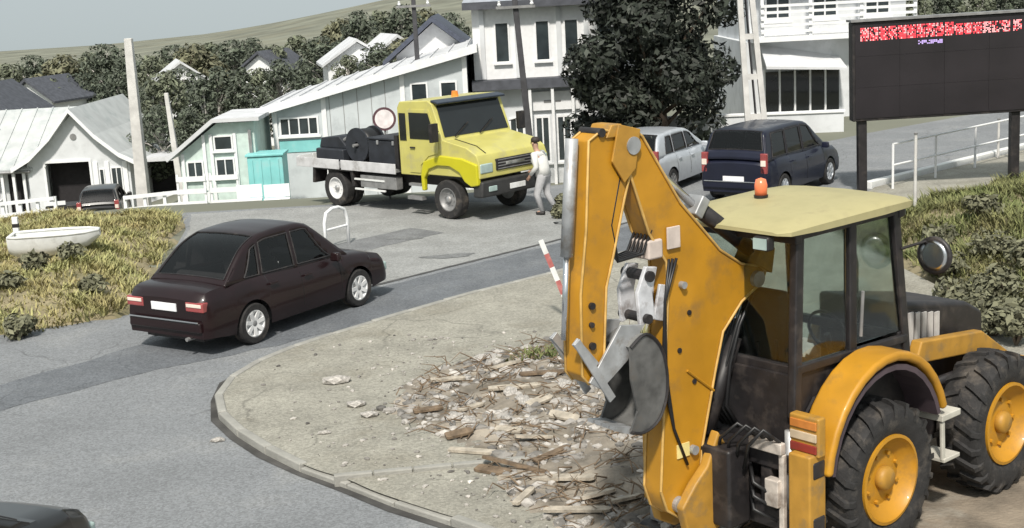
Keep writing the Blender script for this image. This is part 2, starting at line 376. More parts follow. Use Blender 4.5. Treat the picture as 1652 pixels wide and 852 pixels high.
# grass banks
def bank(name, poly, zf, material, step=.35, **kw):
    minx = min(p[0] for p in poly); maxx = max(p[0] for p in poly); miny = min(p[1] for p in poly); maxy = max(p[1] for p in poly)
    nx, ny = int((maxx - minx) / step) + 1, int((maxy - miny) / step) + 1
    V = []; F = []
    for j in range(ny + 1):
        for i in range(nx + 1):
            x, y = minx + i * step, miny + j * step; d = inside_dist(poly, x, y)
            V.append((x, y, zf(x, y) if d > 0 else -.3))
    keep = []
    for j in range(ny):
        for i in range(nx):
            q = (j * (nx + 1) + i, j * (nx + 1) + i + 1, (j + 1) * (nx + 1) + i + 1, (j + 1) * (nx + 1) + i)
            if any(V[k][2] > -.29 for k in q): keep.append(q)
    return raw(name, V, keep, material, smooth=True, **kw)
def inside_dist(poly, x, y):
    ins = False; dm = 1e9; n = len(poly)
    for i in range(n):
        (x0, y0), (x1, y1) = poly[i], poly[(i + 1) % n]
        if (y0 > y) != (y1 > y) and x < (x1 - x0) * (y - y0) / (y1 - y0) + x0: ins = not ins
        dx, dy = x1 - x0, y1 - y0; t = max(0, min(1, ((x - x0) * dx + (y - y0) * dy) / (dx * dx + dy * dy)))
        dm = min(dm, math.hypot(x - x0 - t * dx, y - y0 - t * dy))
    return dm if ins else -dm
LB = [(-20, 15.5), (-14, 18.3), (-8.3, 20.5), (-6.5, 21.5), (-6.8, 24), (-7.2, 27), (-7.6, 30), (-8.3, 33), (-10, 36), (-20, 36)]
RB = [(6.9, 20), (7.4, 15), (10, 12), (20, 12), (22, 34), (17.2, 35.0), (9.7, 29.0), (6.5, 26)]
def zlb(x, y): return .05 + .28 * sm(0, 1.6, inside_dist(LB, x, y)) * (1 - sm(29, 36, y)) + .06 * math.sin(x * 2.1 + y) - 1.2 * sm(31, 37, y) * (1 - sm(-8, -5, x))
def zrb(x, y): return .05 + .45 * sm(0, 2.5, inside_dist(RB, x, y)) * (1 - sm(26, 31, y)) + .06 * math.sin(x * 1.7 + y * 1.3)
sheet('footpath', [(8.62, 30.55), (14.8, 36.15), (22, 42.8), (24, 41.4), (17.2, 34.9), (9.7, 28.9), (8.3, 27.8), (7.6, 28.6)], .05, CONC, kind='structure')
bank('grass_bank', LB, zlb, BANK, kind='structure')
bank('grass_bank', RB, zrb, BANK, kind='structure')

# ------------------------------------------------------------------ grass
def grass(name, poly, zf, N, hmin, hmax, material, label, dens=None):
    minx = min(p[0] for p in poly); maxx = max(p[0] for p in poly); miny = min(p[1] for p in poly); maxy = max(p[1] for p in poly)
    V = []; F = []; c = 0
    tufts = []
    while len(tufts) < N:
        x, y = random.uniform(minx, maxx), random.uniform(miny, maxy)
        if inside_dist(poly, x, y) > .1:
            q = .5 + .5 * math.sin(x * 1.9 + 1.3 * math.sin(y * 1.1)) * math.sin(y * 2.3 + x)
            if random.random() < .25 + .75 * q: tufts.append((x, y, .6 + .5 * q))
    for x, y, s in tufts:
        for k in range(random.randint(6, 11)):
            a = random.uniform(0, 6.283); r = random.uniform(0, .16); h = random.uniform(hmin, hmax) * s
            bx, by = x + r * math.cos(a), y + r * math.sin(a); z = zf(bx, by) - .03
            lean = random.uniform(.2, 1.5) * h; w = random.uniform(.008, .02)
            pa = a + 1.57; ox, oy = math.cos(pa) * w, math.sin(pa) * w; lx, ly = math.cos(a) * lean, math.sin(a) * lean
            b = len(V)
            V += [(bx - ox, by - oy, z), (bx + ox, by + oy, z), (bx + lx * .35 + ox * .8, by + ly * .35 + oy * .8, z + h * .6), (bx + lx * .35 - ox * .8, by + ly * .35 - oy * .8, z + h * .6), (bx + lx, by + ly, z + h)]
            F += [(b, b + 1, b + 2, b + 3), (b + 3, b + 2, b + 4)]
    return raw(name, V, F, material, kind='stuff', label=label, cat='grass')
DRY = mat('dry_grass', (.44, .37, .17), .9, var=.35, scale=1.2, island=.45, c2=(.30, .31, .13))
GRN = mat('rough_grass', (.33, .30, .13), .9, var=.5, scale=.8, island=.55, c2=(.13, .16, .055))
grass('dry_grass', [p for p in LB[1:]] , zlb, 9000, .05, .22, DRY, 'dry yellowed grass covering the roadside bank by the dark sedan')
grass('dry_grass', [(6.9, 20), (7.4, 16), (9, 15), (15, 22), (18, 33), (16.4, 33.9), (9.8, 28.8), (6.5, 26)], zrb, 7500, .08, .28, GRN, 'rough yellow-green grass on the bank below the black screen')

# ------------------------------------------------------------------ wheels
def wheel_meshes(r, w, rim_r, rim_mat, style='car'):
    """returns (rim, tyre, hub) mesh objects, axis along Y, outer face at -Y"""
    t = MB()
    if style == 'agri':
        prof = [(rim_r * .98, -w * .40), (rim_r * 1.15, -w * .47), (r * .80, -w * .5), (r * .90, -w * .46), (r * .945, -w * .36), (r * .955, 0), (r * .945, w * .36), (r * .90, w * .46), (r * .80, w * .5), (rim_r * 1.15, w * .47), (rim_r * .98, w * .40)]
        t.lathe(prof + prof[:1], (0, 0, 0), n=48, caps=False)
        nl = 22
        for k in range(nl):
            for sgn in (-1, 1):
                a0 = 2 * math.pi * (k + (.5 if sgn > 0 else 0)) / nl
                # curved lug from the centre line sweeping to the shoulder
                secs = []
                for f, da in ((.04, 0.), (.25, .06), (.44, .13), (.505, .17)):
                    a = a0 + da; y = sgn * w * f
                    ro = r if f < .4 else (r * .985 if f < .48 else r * .87); ri = r * .93 if f < .4 else r * .86 if f < .48 else r * .80
                    hw = .032 / r
                    secs.append([(ri * math.cos(a - hw), y, ri * math.sin(a - hw)), (ro * math.cos(a - hw * .8), y, ro * math.sin(a - hw * .8)), (ro * math.cos(a + hw * .8), y, ro * math.sin(a + hw * .8)), (ri * math.cos(a + hw), y, ri * math.sin(a + hw))])
                t.loft(secs)
    else:
        prof = [(rim_r * .98, -w * .42), (rim_r * 1.05, -w * .5), (r * .93, -w * .5), (r * .985, -w * .42), (r, -w * .2), (r, w * .2), (r * .985, w * .42), (r * .93, w * .5), (rim_r * .98, w * .45)]
        t.lathe(prof + prof[:1], (0, 0, 0), n=40, caps=False)
    m_ = MB()
    m_.lathe([(rim_r, w * .4), (rim_r, -w * .46), (rim_r * .93, -w * .47), (rim_r * .88, -w * .36), (rim_r * .62, -w * .20), (rim_r * .50, -w * .22), (rim_r * .30, -w * .24), (.001, -w * .24)], (0, 0, 0), n=36)
    if style == 'car':
        for k in range(7):
            a = 2 * math.pi * k / 7; c, s_ = math.cos(a), math.sin(a)
            m_.beam((rim_r * .22 * c, -w * .33, rim_r * .22 * s_), (rim_r * .92 * c, -w * .42, rim_r * .92 * s_), rim_r * .30, .03, upv=(0, 1, 0))
    if style == 'truck' or style == 'agri':
        for k in range(8):
            a = 2 * math.pi * k / 8; m_.cyl((rim_r * .55 * math.cos(a), -w * .18, rim_r * .55 * math.sin(a)), (rim_r * .55 * math.cos(a), -w * .28, rim_r * .55 * math.sin(a)), rim_r * .05, n=6)
    h = MB().lathe([(rim_r * .28, -w * .2), (rim_r * .27, -w * .36), (rim_r * .2, -w * .42), (.001, -w * .43)], (0, 0, 0), n=18)
    return m_, t, h, rim_mat
def put_wheels(root, spots, r, w, rim_r, rim_mat, hub_mat, style='car'):
    m_, t, h, _ = wheel_meshes(r, w, rim_r, rim_mat, style)
    first = None
    for (x, y) in spots:
        if first is None:
            o = m_.build('wheel', rim_mat, root, smooth=False); o.data.shade_smooth()
            b = o.modifiers.new('es', 'EDGE_SPLIT'); b.split_angle = R(40)
            a = t.build('tyre', RUB, o); a.data.shade_smooth(); b = a.modifiers.new('es', 'EDGE_SPLIT'); b.split_angle = R(40)
            c = h.build('hub', hub_mat, o, smooth=True)
            first = o
        else: o = copy_tree(first, root)
        o.location = (x, y, r); o.rotation_euler = (0, random.uniform(0, 1), 0 if y < 0 else math.pi)

# ------------------------------------------------------------------ cars
def make_car(name, label, cat, loc, yaw, paint, L=4.3, W=1.74, H=1.45, deck=None, gh=None, wb=2.55, r=.31, xoff=.02, rim=SILVER, wins=None, tail=True, group=None, pitch=0., side_black=False, estate=False):
    root = empty(name, loc, yaw, label, cat, group)
    hl = L / 2; xr, xf = -wb / 2 + xoff, wb / 2 + xoff
    ra = r * 1.17
    def zs(x): return interp(deck, x)
    def wd(x):
        k = abs(x) / hl; e = max(0, (abs(x) - (hl - .16)) / .16)
        return W / 2 * (1 - .07 * k ** 4) * (1 - .07 * e * e)
    def zb(x):
        z = .23 + .06 * sm(hl - .7, hl, abs(x))
        for c in (xr, xf):
            if abs(x - c) < ra: z = max(z, r + math.sqrt(ra * ra - (x - c) ** 2))
        return z
    prof = [(0, .955), (.1, .975), (.3, 1.), (.52, 1.), (.60, .992), (.63, .985), (.8, .965), (.93, .93), (1., .87)]
    st = [-hl + .045 * i for i in range(int(L / .045) + 1)] + [hl]
    for c in (xr, xf): st += [c - ra + .001, c + ra - .001, c - ra - .004, c + ra + .004]
    st = sorted(set(round(x, 4) for x in st))
    rings = []
    for x in st:
        e = max(0, (abs(x) - (hl - .16)) / .16); z1 = zs(x) - .10 * e * e; z0 = zb(x); w = wd(x); half = []
        for i in range(9):
            z = lerp(z0, z1, i / 8); q = (z - .23) / (z1 - .23)
            half.append((w * interp(prof, q), z))
        half += [(w * .6, z1 + .018), (w * .3, z1 + .03)]
        rings.append([(x, -y, z) for y, z in half] + [(x, 0, z1 + .034)] + [(x, y, z) for y, z in reversed(half)])
    nr0 = len(rings[0]); b = MB(); b.v = [p for r_ in rings for p in r_]
    for i in range(len(rings) - 1):
        xm = (st[i] + st[i + 1]) / 2
        for j in range(nr0 - 1):
            if gh[0] + .15 < xm < gh[3] - .12 and 8 <= min(j, nr0 - 2 - j): continue      # open under the cabin
            b.f.append((i * nr0 + j, i * nr0 + j + 1, (i + 1) * nr0 + j + 1, (i + 1) * nr0 + j))
    for rg, rev in ((rings[0], 1), (rings[-1], 0)):
        nn = len(rg); b.add(rg, [tuple((i, i + 1, nn - 2 - i, nn - 1 - i)) for i in range(nn // 2 - 1)] + [(nn // 2 - 1, nn // 2, nn // 2 + 1)])
    body = b.build('body', paint, root, smooth=True); es = body.modifiers.new('es', 'EDGE_SPLIT'); es.split_angle = R(38)
    MB().bx(-hl + .15, hl - .15, -W * .33, W * .33, .2, .45).bx(xr - ra, xr + ra, -W * .30, W * .30, .2, .8).bx(xf - ra, xf + ra, -W * .30, W * .30, .2, .75).build('underbody', BLK, root)
    # greenhouse
    xrb, xrr, xfr, xfb = gh
    zd_r, zd_f = zs(xrb), zs(xfb)
    cp = [(xrb, zd_r), (lerp(xrb, xrr, .55), lerp(zd_r, H, .66)), (xrr, H - .045), (lerp(xrr, xfr, .3), H - .005), (lerp(xrr, xfr, .65), H), (xfr, H - .05), (lerp(xfr, xfb, .5), lerp(zd_f, H - .05, .54)), (xfb, zd_f)]
    sp = smooth_poly(cp, 8)
    def zt(x): return interp(sp, x)
    def zdk(x): return lerp(zd_r, zd_f, (x - xrb) / (xfb - xrb))
    wbelt = .865 * W / 2; wroof = .70 * W / 2
    def yg(x, z):
        q = (z - zdk(x)) / (H - min(zd_r, zd_f)); return lerp(wbelt, wroof, max(0, q) ** 1.15)
    NG = 150; gx = [xrb + (xfb - xrb) * i / NG for i in range(NG + 1)]
    def zlo_(x): return zdk(x) + .045
    def zhi_(x): return max(zlo_(x) + .01, min(zt(x) - .085, H - .10))
    rings = []
    for x in gx:
        z1, z0 = zt(x), zdk(x) - .03; half = [(yg(x, z0), z0)]
        hgt = z1 - z0
        za, zb_ = min(zlo_(x), z1 - .002), min(zhi_(x), z1 - .001)
        for q in (0, .25, .5, .75, 1): z = lerp(za, zb_, q); half.append((yg(x, z), z))
        yt = yg(x, z1); half += [(yt + .004, z1 - .035 * min(1, hgt * 3)), (yt - .03, z1 - .006), (yt - .075, z1 + .004), (yt * .6, z1 + .016), (yt * .3, z1 + .023)]
        rings.append([(x, -y, z) for y, z in half] + [(x, 0, z1 + .025)] + [(x, y, z) for y, z in reversed(half)])
    def in_win(x, t):
        return any(lerp(a, a + sa, t) < x < lerp(c, c + sc, t) for (a, c, sa, sc) in wins)
    nr = len(rings[0]); Vv = [p for r_ in rings for p in r_]; Ff = []
    for i in range(NG):
        xm = (gx[i] + gx[i + 1]) / 2
        for j in range(nr - 1):
            k = min(j, nr - 2 - j)          # 0 base..; rows 1-4 window zone; rows 8+ top
            if 1 <= k <= 4 and in_win(xm, (k - 1 + .5) / 4): continue
            if k >= 8 and (xrb + .07 < xm < xrr or xfr + .04 < xm < xfb - .06): continue
            Ff.append((i * nr + j, i * nr + j + 1, (i + 1) * nr + j + 1, (i + 1) * nr + j))
    mb_ = MB(); mb_.add(Vv, Ff); cabn = mb_.build('roof', paint, root, smooth=True); es = cabn.modifiers.new('es', 'EDGE_SPLIT'); es.split_angle = R(50)
    sol = cabn.modifiers.new('sol', 'SOLIDIFY'); sol.thickness = .02; sol.offset = 0
    def glass_band(nm, x0, x1):
        g = MB(); k = 10; rr = []
        for i in range(k + 1):
            x = lerp(x0, x1, i / k); z1 = zt(x); yt = (yg(x, z1) - .07); row = []
            for j in range(9):
                q = j / 4 - 1; row.append((x, yt * q, z1 + .026 - .020 * q * q))
            rr.append(row)
        gl = g.loft(rr, False, False).build(nm, CARG, root, smooth=True)
        loop = rr[0] + [r_[-1] for r_ in rr] + rr[-1][::-1] + [r_[0] for r_ in rr[::-1]]
        MB().tube([(p[0], p[1], p[2] + .004) for p in loop], .014, 5).build('trim', BLK, gl)
    glass_band('rear_window', xrb + .07, xrr - .0); glass_band('windscreen', xfr + .04, xfb - .06)
    for sgn in (-1, 1):
        for (a, c, sa, sc) in wins:
            g = MB(); k = 10; row = []
            for i in range(k + 1):
                q = i / k; col_ = []
                for j in range(5):
                    t = j / 4; x = lerp(lerp(a, c, q), lerp(a + sa, c + sc, q), t); z = lerp(zlo_(x), zhi_(x), t); col_.append((x, sgn * (yg(x, z) + .002), z))
                row.append(col_)
            gl = g.loft(row, False, False).build('side_window', CARG, root, smooth=True)
            loop = [r_[0] for r_ in row] + row[-1] + [r_[-1] for r_ in row[::-1]] + row[0][::-1]
            MB().tube([(p[0], p[1] + sgn * .006, p[2]) for p in loop], .016, 5).build('trim', BLK, gl)
    # interior
    ITR = mat('car_interior', (.035, .034, .035), .85, var=.2); xs_ = lerp(xrb, xfb, .60); zsb = zdk(xs_) - .35
    MB().bx(xrb + .25, xfb - .1, -wbelt + .05, wbelt - .05, .42, .5).build('cabin_floor', ITR, root)
    for sgn in (-1, 1):
        st_ = MB().box((xs_, sgn * .36, zsb - .1), (.5, .5, .2)).build('front_seat', ITR, root, bevel=.05)
        MB().box((xs_ - .28, sgn * .36, zsb + .27), (.13, .48, .58), rot=(0, -.2, 0), top=.85).build('seat_back', ITR, st_, bevel=.05)
        MB().box((xs_ - .37, sgn * .36, zsb + .64), (.09, .26, .17), rot=(0, -.2, 0)).build('headrest', ITR, st_, bevel=.04)
    xb_ = xs_ - .98
    st_ = MB().box((xb_, 0, zsb - .1), (.5, 1.2, .2)).build('rear_seat', ITR, root, bevel=.05)
    MB().box((xb_ - .26, 0, zsb + .22), (.14, 1.2, .5), rot=(0, -.25, 0)).build('seat_back', ITR, st_, bevel=.05)
    MB().bx(xrb + .1, xb_ - .3, -wbelt + .12, wbelt - .12, zdk(xrb) - .10, zdk(xrb) - .06).build('parcel_shelf', ITR, root)
    MB().box((xfb - .25, 0, zd_f - .03), (.45, wbelt * 2 - .2, .16)).build('dashboard', ITR, root, bevel=.04)
    ring_ = [(xs_ + .42 - .08 * math.sin(q), .36 + .18 * math.cos(q), zsb + .36 + .17 * math.sin(q)) for q in [2 * math.pi * k / 16 for k in range(17)]]
    MB().tube(ring_, .014, 5).build('steering_wheel', ITR, root)
    # door seams, handles, mirrors
    for sgn in (-1, 1):
        for x in (wins[0][0] - .02 if len(wins) < 3 else wins[1][0] - .03, wins[-1][0] - .03, wins[-1][1] + .12):
            pts = []
            for q in (.12, .3, .5, .7, .9):
                z = lerp(.27, zs(x), q)
                if z < zb(x): z = zb(x) + .01
                pts.append((x, sgn * (wd(x) * interp(prof, (z - .23) / (zs(x) - .23)) + .0005), z))
            MB().tube(pts, .004, 5).build('door_seam', SEAM, root)
        for x in (wins[-1][0] + .1, (wins[1][0] if len(wins) > 2 else wins[0][0]) + .12):
            MB().box((x, sgn * (wd(x) * .985 + .012), zs(x) - .13), (.18, .03, .03)).build('door_handle', paint, root, bevel=.008)
        MB().box((wins[-1][1] - .05, sgn * (W / 2 + .06), zdk(wins[-1][1]) + .05), (.12, .19, .14), top=.8).build('mirror', paint, root, bevel=.03)
    ze = zs(-hl)
    if tail:
        for sgn in (-1, 1):
            q = MB()
            if estate: q.box((-hl + .05, sgn * W * .405, ze - .06), (.10, .16, .46))
            else: q.box((-hl + .065, sgn * W * .345, ze - .17), (.15, .36, .15))
            o = q.build('tail_light', mat('tail_lens', (.30, .06, .06), .15, var=.2, coat=.6), root, bevel=.02)
            s_ = MB()
            if estate: s_.box((-hl - .004, sgn * W * .405, ze - .05), (.02, .12, .13))
            else: s_.box((-hl - .014, sgn * W * .345, ze - .145), (.012, .30, .05))
            s_.build('lamp_band', mat('lamp_pale', (.75, .66, .58), .25, var=.1), o, bevel=.004)
        MB().box((-hl - .012, 0, ze - (.42 if estate else .20)), (.02, .52, .12)).build('number_plate', mat('plate_white', (.78, .78, .8), .4, var=.04), root, bevel=.004)
        MB().box((-hl + .03, 0, .46), (.16, W * .84, .16), top=.97).build('bumper', BLK if side_black else paint, root, bevel=.03)
        MB().box((-hl - .055, 0, .545), (.02, W * .80, .022)).build('bumper_strip', CHROME, root, bevel=.004)
        MB().cyl((-hl - .05, -.45, .27), (-hl + .2, -.45, .27), .03).build('exhaust', GREY, root)
    zf = zs(hl)
    for sgn in (-1, 1):
        MB().box((hl - .09, sgn * W * .36, zf - .16), (.2, .32, .15)).build('headlight', PALEG, root, bevel=.03)
    MB().box((hl - .02, 0, zf - .19), (.06, .62, .12)).build('grille', BLK, root, bevel=.01)
    MB().box((hl - .02, 0, .44), (.14, W * .82, .18)).build('front_bumper', paint, root, bevel=.03)
    put_wheels(root, [(xr, -W / 2 + .11), (xf, -W / 2 + .11), (xr, W / 2 - .11), (xf, W / 2 - .11)], r, .2, r * .66, rim, GREY)
    return root

MAROON = mat('maroon_black_paint', (.013, .005, .006), .35, var=.15, scale=2, coat=.35, spec=.3)
NAVY = mat('navy_paint', (.010, .012, .026), .35, var=.15, scale=2, coat=.3, spec=.3)
BLKP = mat('black_paint', (.012, .012, .013), .3, var=.15, scale=2, coat=.4)
HUBC = mat('hubcap_pale', (.70, .70, .70), .4, var=.06)
sedan_deck = [(-2.15, .93), (-1.9, .975), (-1.1, 1.0), (-.2, .95), (.9, .93), (1.0, .935), (1.6, .86), (2.0, .76), (2.15, .68)]
SEDAN = dict(L=4.3, W=1.80, H=1.60, deck=sedan_deck, gh=(-1.66, -.80, .34, 1.14), wb=2.5, r=.315, xoff=.05, wins=[(-1.25, -.93, .25, .06), (-.86, -.14, .06, 0), (-.06, .72, 0, -.42)])
sedan = make_car('sedan', 'dark maroon four-door sedan with pale hubcaps driving away on the road', 'car', (-4.0, 20.75, .004), R(57), MAROON, rim=HUBC, **SEDAN)
van_deck = [(-2.12, 1.02), (-1.5, 1.03), (.0, .98), (1.1, .99), (1.2, .99), (1.75, .9), (2.05, .78), (2.12, .7)]
VAN = dict(L=4.25, W=1.8, H=1.68, deck=van_deck, gh=(-2.10, -1.82, .35, 1.28), wb=2.66, r=.32, wins=[(-1.75, -1.0, .12, .06), (-.92, -.1, .03, 0), (-.02, .92, 0, -.50)], estate=True)
make_car('minivan', 'dark navy minivan seen from behind, parked left of the black screen', 'car', (6.35, 31.1, 0), R(54), NAVY, rim=SILVER, **VAN)
make_car('hatchback', 'silver hatchback half hidden behind the raised digger arm', 'car', (3.9, 33.0, 0), R(60), SILVER, L=3.95, W=1.7, H=1.46, wb=2.45, r=.3, rim=GREY, estate=True,
         deck=[(-1.98, .94), (-1.4, .96), (0, .92), (1.0, .94), (1.6, .84), (1.9, .72), (1.98, .66)], gh=(-1.94, -1.45, .2, 1.1), wins=[(-1.4, -.95, .2, .04), (-.86, -.12, .03, 0), (-.04, .75, 0, -.45)])
make_car('hatchback', 'dark car at the lower left corner, only its roof in view', 'car', (-5.12, 9.42, 0), R(75), BLKP, L=3.95, W=1.7, H=1.46, wb=2.45, r=.3, rim=GREY, estate=True,
         deck=[(-1.98, .94), (-1.4, .96), (0, .92), (1.0, .94), (1.6, .84), (1.9, .72), (1.98, .66)], gh=(-1.94, -1.45, .2, 1.1), wins=[(-1.4, -.95, .2, .04), (-.86, -.12, .03, 0), (-.04, .75, 0, -.45)])

# ------------------------------------------------------------------ flatbed truck
TY = mat('truck_yellow', (.52, .48, .14), .45, var=.08, scale=2, coat=.3, dirt=(.40, .37, .19), dscale=2.5)
TYB = mat('truck_bright_yellow', (.52, .48, .013), .38, var=.06, scale=2, coat=.5)
def truck(loc, yaw):
    t = empty('flatbed_truck', loc, yaw, 'yellow bonneted flatbed truck with black bumper facing right, carrying dark equipment', 'truck')
    hw = 1.12
    MB().bx(-5.1, .7, -.42, -.28, .62, .86).bx(-5.1, .7, .28, .42, .62, .86).bx(-3.0, -2.2, -.5, .5, .5, .9).build('chassis', BLK, t)
    cab = [(-1.50, .95), (-1.50, 2.5), (-1.41, 2.64), (-.46, 2.68), (-.32, 2.6), (-.02, 1.80), (.72, 1.66), (1.02, 1.50), (1.10, 1.30), (1.10, .98), (.62, .95), (.60, .99), (-.60, .99), (-.62, .95)]
    MB().prism(cab, -hw, hw).build('cab', TY, t, bevel=.07, seg=3)
    # windscreen with dark visor
    def slope(u): return Vector((lerp(-.32, -.02, u), 0, lerp(2.6, 1.80, u)))
    nrm = Vector((.80, 0, .30)).normalized()
    a, b = slope(.05) + nrm * .012, slope(.93) + nrm * .012
    MB().add([(a.x, -hw + .12, a.z), (a.x, hw - .12, a.z), (b.x, hw - .08, b.z), (b.x, -hw + .08, b.z)], [(0, 1, 2, 3)]).build('windscreen', DGLASS, t)
    MB().box((-.26, 0, 2.64), (.26, hw * 2 - .06, .05), rot=(0, .22, 0)).build('sun_visor', mat('visor_navy', (.03, .04, .06), .4), t, bevel=.015)
    for s_ in (-1, 1):
        door = MB().prism([(-1.16, 1.02), (-1.16, 2.48), (-.40, 2.48), (-.16, 1.80), (-.16, 1.50), (-.5, 1.42), (-.78, 1.2), (-.80, 1.02)], s_ * (hw + .004), s_ * (hw + .02)).build('door', TY, t, bevel=.006)
        MB().prism([(-1.08, 1.80), (-1.08, 2.4), (-.44, 2.4), (-.23, 1.80)], s_ * (hw + .022), s_ * (hw + .03)).build('window', DGLASS, door)
        MB().box((-1.0, s_ * (hw + .04), 1.6), (.16, .03, .035)).build('handle', BLK, door, bevel=.006)
        MB().bx(-1.44, -1.22, s_ * (hw + .004), s_ * (hw + .014), 1.75, 2.38).build('rear_quarter_window', DGLASS, t)
        MB().prism([(-.66, .62), (-.66, .9), (-.5, 1.12), (-.2, 1.22), (.2, 1.22), (.5, 1.1), (.66, .9), (.86, .80), (1.08, .84), (1.06, 1.30), (.6, 1.42), (-.1, 1.46), (-.66, 1.3), (-.76, 1.0), (-.76, .62)], s_ * (hw - .06), s_ * (hw + .06)).build('front_fender', TYB, t, bevel=.03, seg=2)
        MB().beam((-.1, s_ * (hw + .03), 2.0), (.02, s_ * (hw + .3), 2.05), .025, .025).box((.02, s_ * (hw + .3), 2.0), (.09, .22, .42)).build('mirror', BLK, t, bevel=.02)
        MB().box((1.08, s_ * .90, 1.20), (.08, .40, .22)).build('headlight', PALEG, t, bevel=.03)
        MB().bx(-1.3, -.8, s_ * (hw - .12), s_ * (hw + .02), .38, .46).bx(-1.25, -.85, s_ * (hw - .1), s_ * (hw), .7, .76).build('step', GREY, t)
    MB().box((1.095, 0, 1.24), (.06, 1.2, .26)).build('grille', BLK, t, bevel=.02)
    MB().box((1.135, 0, 1.25), (.012, .62, .075)).build('badge', CHROME, t, bevel=.004)
    MB().box((1.02, 0, .74), (.30, 2.3, .36), top=.96).build('bumper', mat('bumper_black', (.03, .03, .03), .6, var=.2), t, bevel=.05)
    for s_ in (-1, 1): MB().box((1.175, s_ * .80, .74), (.03, .26, .12)).build('fog_light', PALEG, t, bevel=.02)
    MB().box((1.177, 0, .72), (.02, .5, .12)).build('number_plate', WHITE, t, bevel=.004)
    MB().cyl((-.7, 0, 2.66), (-.7, 0, 2.80), .09, .07).build('beacon', ORANGE, t)
    for s_ in (-.45, .35): MB().beam((.01, s_ - .3, 1.84), (-.08, s_ + .22, 2.12), .02, .02).build('wiper', BLK, t)
    for k in range(4): MB().box((1.128, 0, 1.145 + k * .065), (.012, 1.1, .018)).build('grille_bar', GREY, t)
    for s_ in (-1, 1):
        MB().box((1.0, s_ * (hw + .03), 1.14), (.10, .05, .09)).build('indicator', ORANGE, t, bevel=.01)
        MB().bx(-.62, .5, s_ * (hw - .25), s_ * (hw - .08), .95, 1.0).build('wheel_arch_liner', BLK, t)
    MB().prism([(.04, 1.795), (.72, 1.667), (1.0, 1.52), (1.0, 1.526), (.72, 1.674), (.04, 1.802)], -hw * .72, -hw * .70).build('bonnet_seam', SEAM, t)
    # flat bed
    BED = mat('bed_board', (.55, .55, .56), .6, var=.15, scale=4, dirt=(.24, .22, .2), dscale=3)
    d = MB().bx(-5.4, -1.62, -1.15, 1.15, .98, 1.06).build('bed', GREY, t)
    for s_ in (-1, 1):
        MB().bx(-5.4, -3.72, s_ * 1.15, s_ * 1.18, .94, 1.18).build('side_board', BED, t, bevel=.008)
        MB().bx(-3.64, -1.64, s_ * 1.15, s_ * 1.18, .94, 1.18).build('side_board', BED, t, bevel=.008)
        MB().bx(-3.0, -1.7, s_ * .9, s_ * 1.12, .55, .85).build('tool_box', GREY, t, bevel=.02)
        MB().bx(-3.2, -2.1, s_ * 1.1, s_ * 1.14, .48, .52).bx(-3.2, -2.1, s_ * 1.1, s_ * 1.14, .72, .76).build('side_guard', WHITE, t)
        MB().prism([(-4.85, .55), (-4.8, .95), (-3.25, .95), (-3.2, .55), (-3.3, .55), (-3.36, .9), (-4.7, .9), (-4.75, .55)], s_ * .75, s_ * 1.13).build('mudguard', BLK, t)
    MB().bx(-1.70, -1.58, -1.1, 1.1, 1.06, 1.85).build('headboard', BLK, t, bevel=.01)
    for k in range(5): MB().bx(-5.4, -5.36, -1.1 + k * .44, -.70 + k * .44, .97, 1.2).build('tail_board', WHITE, t)
    put_wheels(t, [(0, -.97), (0, .97)], .45, .27, .27, GREY, STEEL, 'truck')
    put_wheels(t, [(-4.0, -.97), (-4.0, .97), (-4.0, -.66), (-4.0, .66)], .45, .26, .27, HUBC, STEEL, 'truck')
    return t
TRK = ((-.62, 30.25, .006), R(-44))
truck(*TRK)
def on_truck(x, y, z):
    a = TRK[1]; return (TRK[0][0] + x * math.cos(a) - y * math.sin(a), TRK[0][1] + x * math.sin(a) + y * math.cos(a), TRK[0][2] + z)
w = empty('cable_reel', on_truck(-3.55, -.4, 1.06), TRK[1], 'dark upright cable reel on the flatbed of the yellow truck', 'reel')
DK = mat('dark_equipment', (.02, .023, .03), .6, var=.3, scale=4)
for s_ in (-1, 1): MB().lathe([(.52, s_ * .30), (.52, s_ * .36), (.10, s_ * .365), (.10, s_ * .295)], (0, 0, .52), n=30).build('flange', DK, w)
MB().lathe([(.47, -.295), (.48, -.1), (.475, .1), (.47, .295)], (0, 0, .52), n=24).build('cable_winding', HOSE, w, smooth=True)
MB().cyl((0, -.5, .52), (0, .5, .52), .05).build('axle', GREY, w); w.scale = (.82, .82, .82)
w = empty('equipment_crate', on_truck(-2.35, -.3, 1.06), TRK[1], 'long dark equipment box between cable reel and yellow cab', 'box')
MB().bx(-.66, .66, -.5, .5, 0, .60).build('case', DK, w, bevel=.03)
MB().bx(-.68, .68, -.52, .52, .605, .66).build('lid', DK, w, bevel=.02)
for x in (-.28, .28): MB().box((x, -.515, .55), (.06, .03, .1)).build('latch', STEEL, w, bevel=.006)
w = empty('loading_crane', on_truck(-4.55, -.2, 1.06), TRK[1], 'low dark folded machine at the rear end of the flatbed', 'machine')
MB().bx(-.58, .5, -.55, .55, 0, .3).build('base', DK, w, bevel=.04)
MB().prism([(-.6, .3), (-.5, .55), (.2, .6), (.5, .34), (.5, .3)], -.4, .4).build('housing', DK, w, bevel=.03)
MB().tube([(.3, -.3, .5), (.9, -.3, .78), (1.25, -.3, .62)], .05).build('boom', GREY, w)

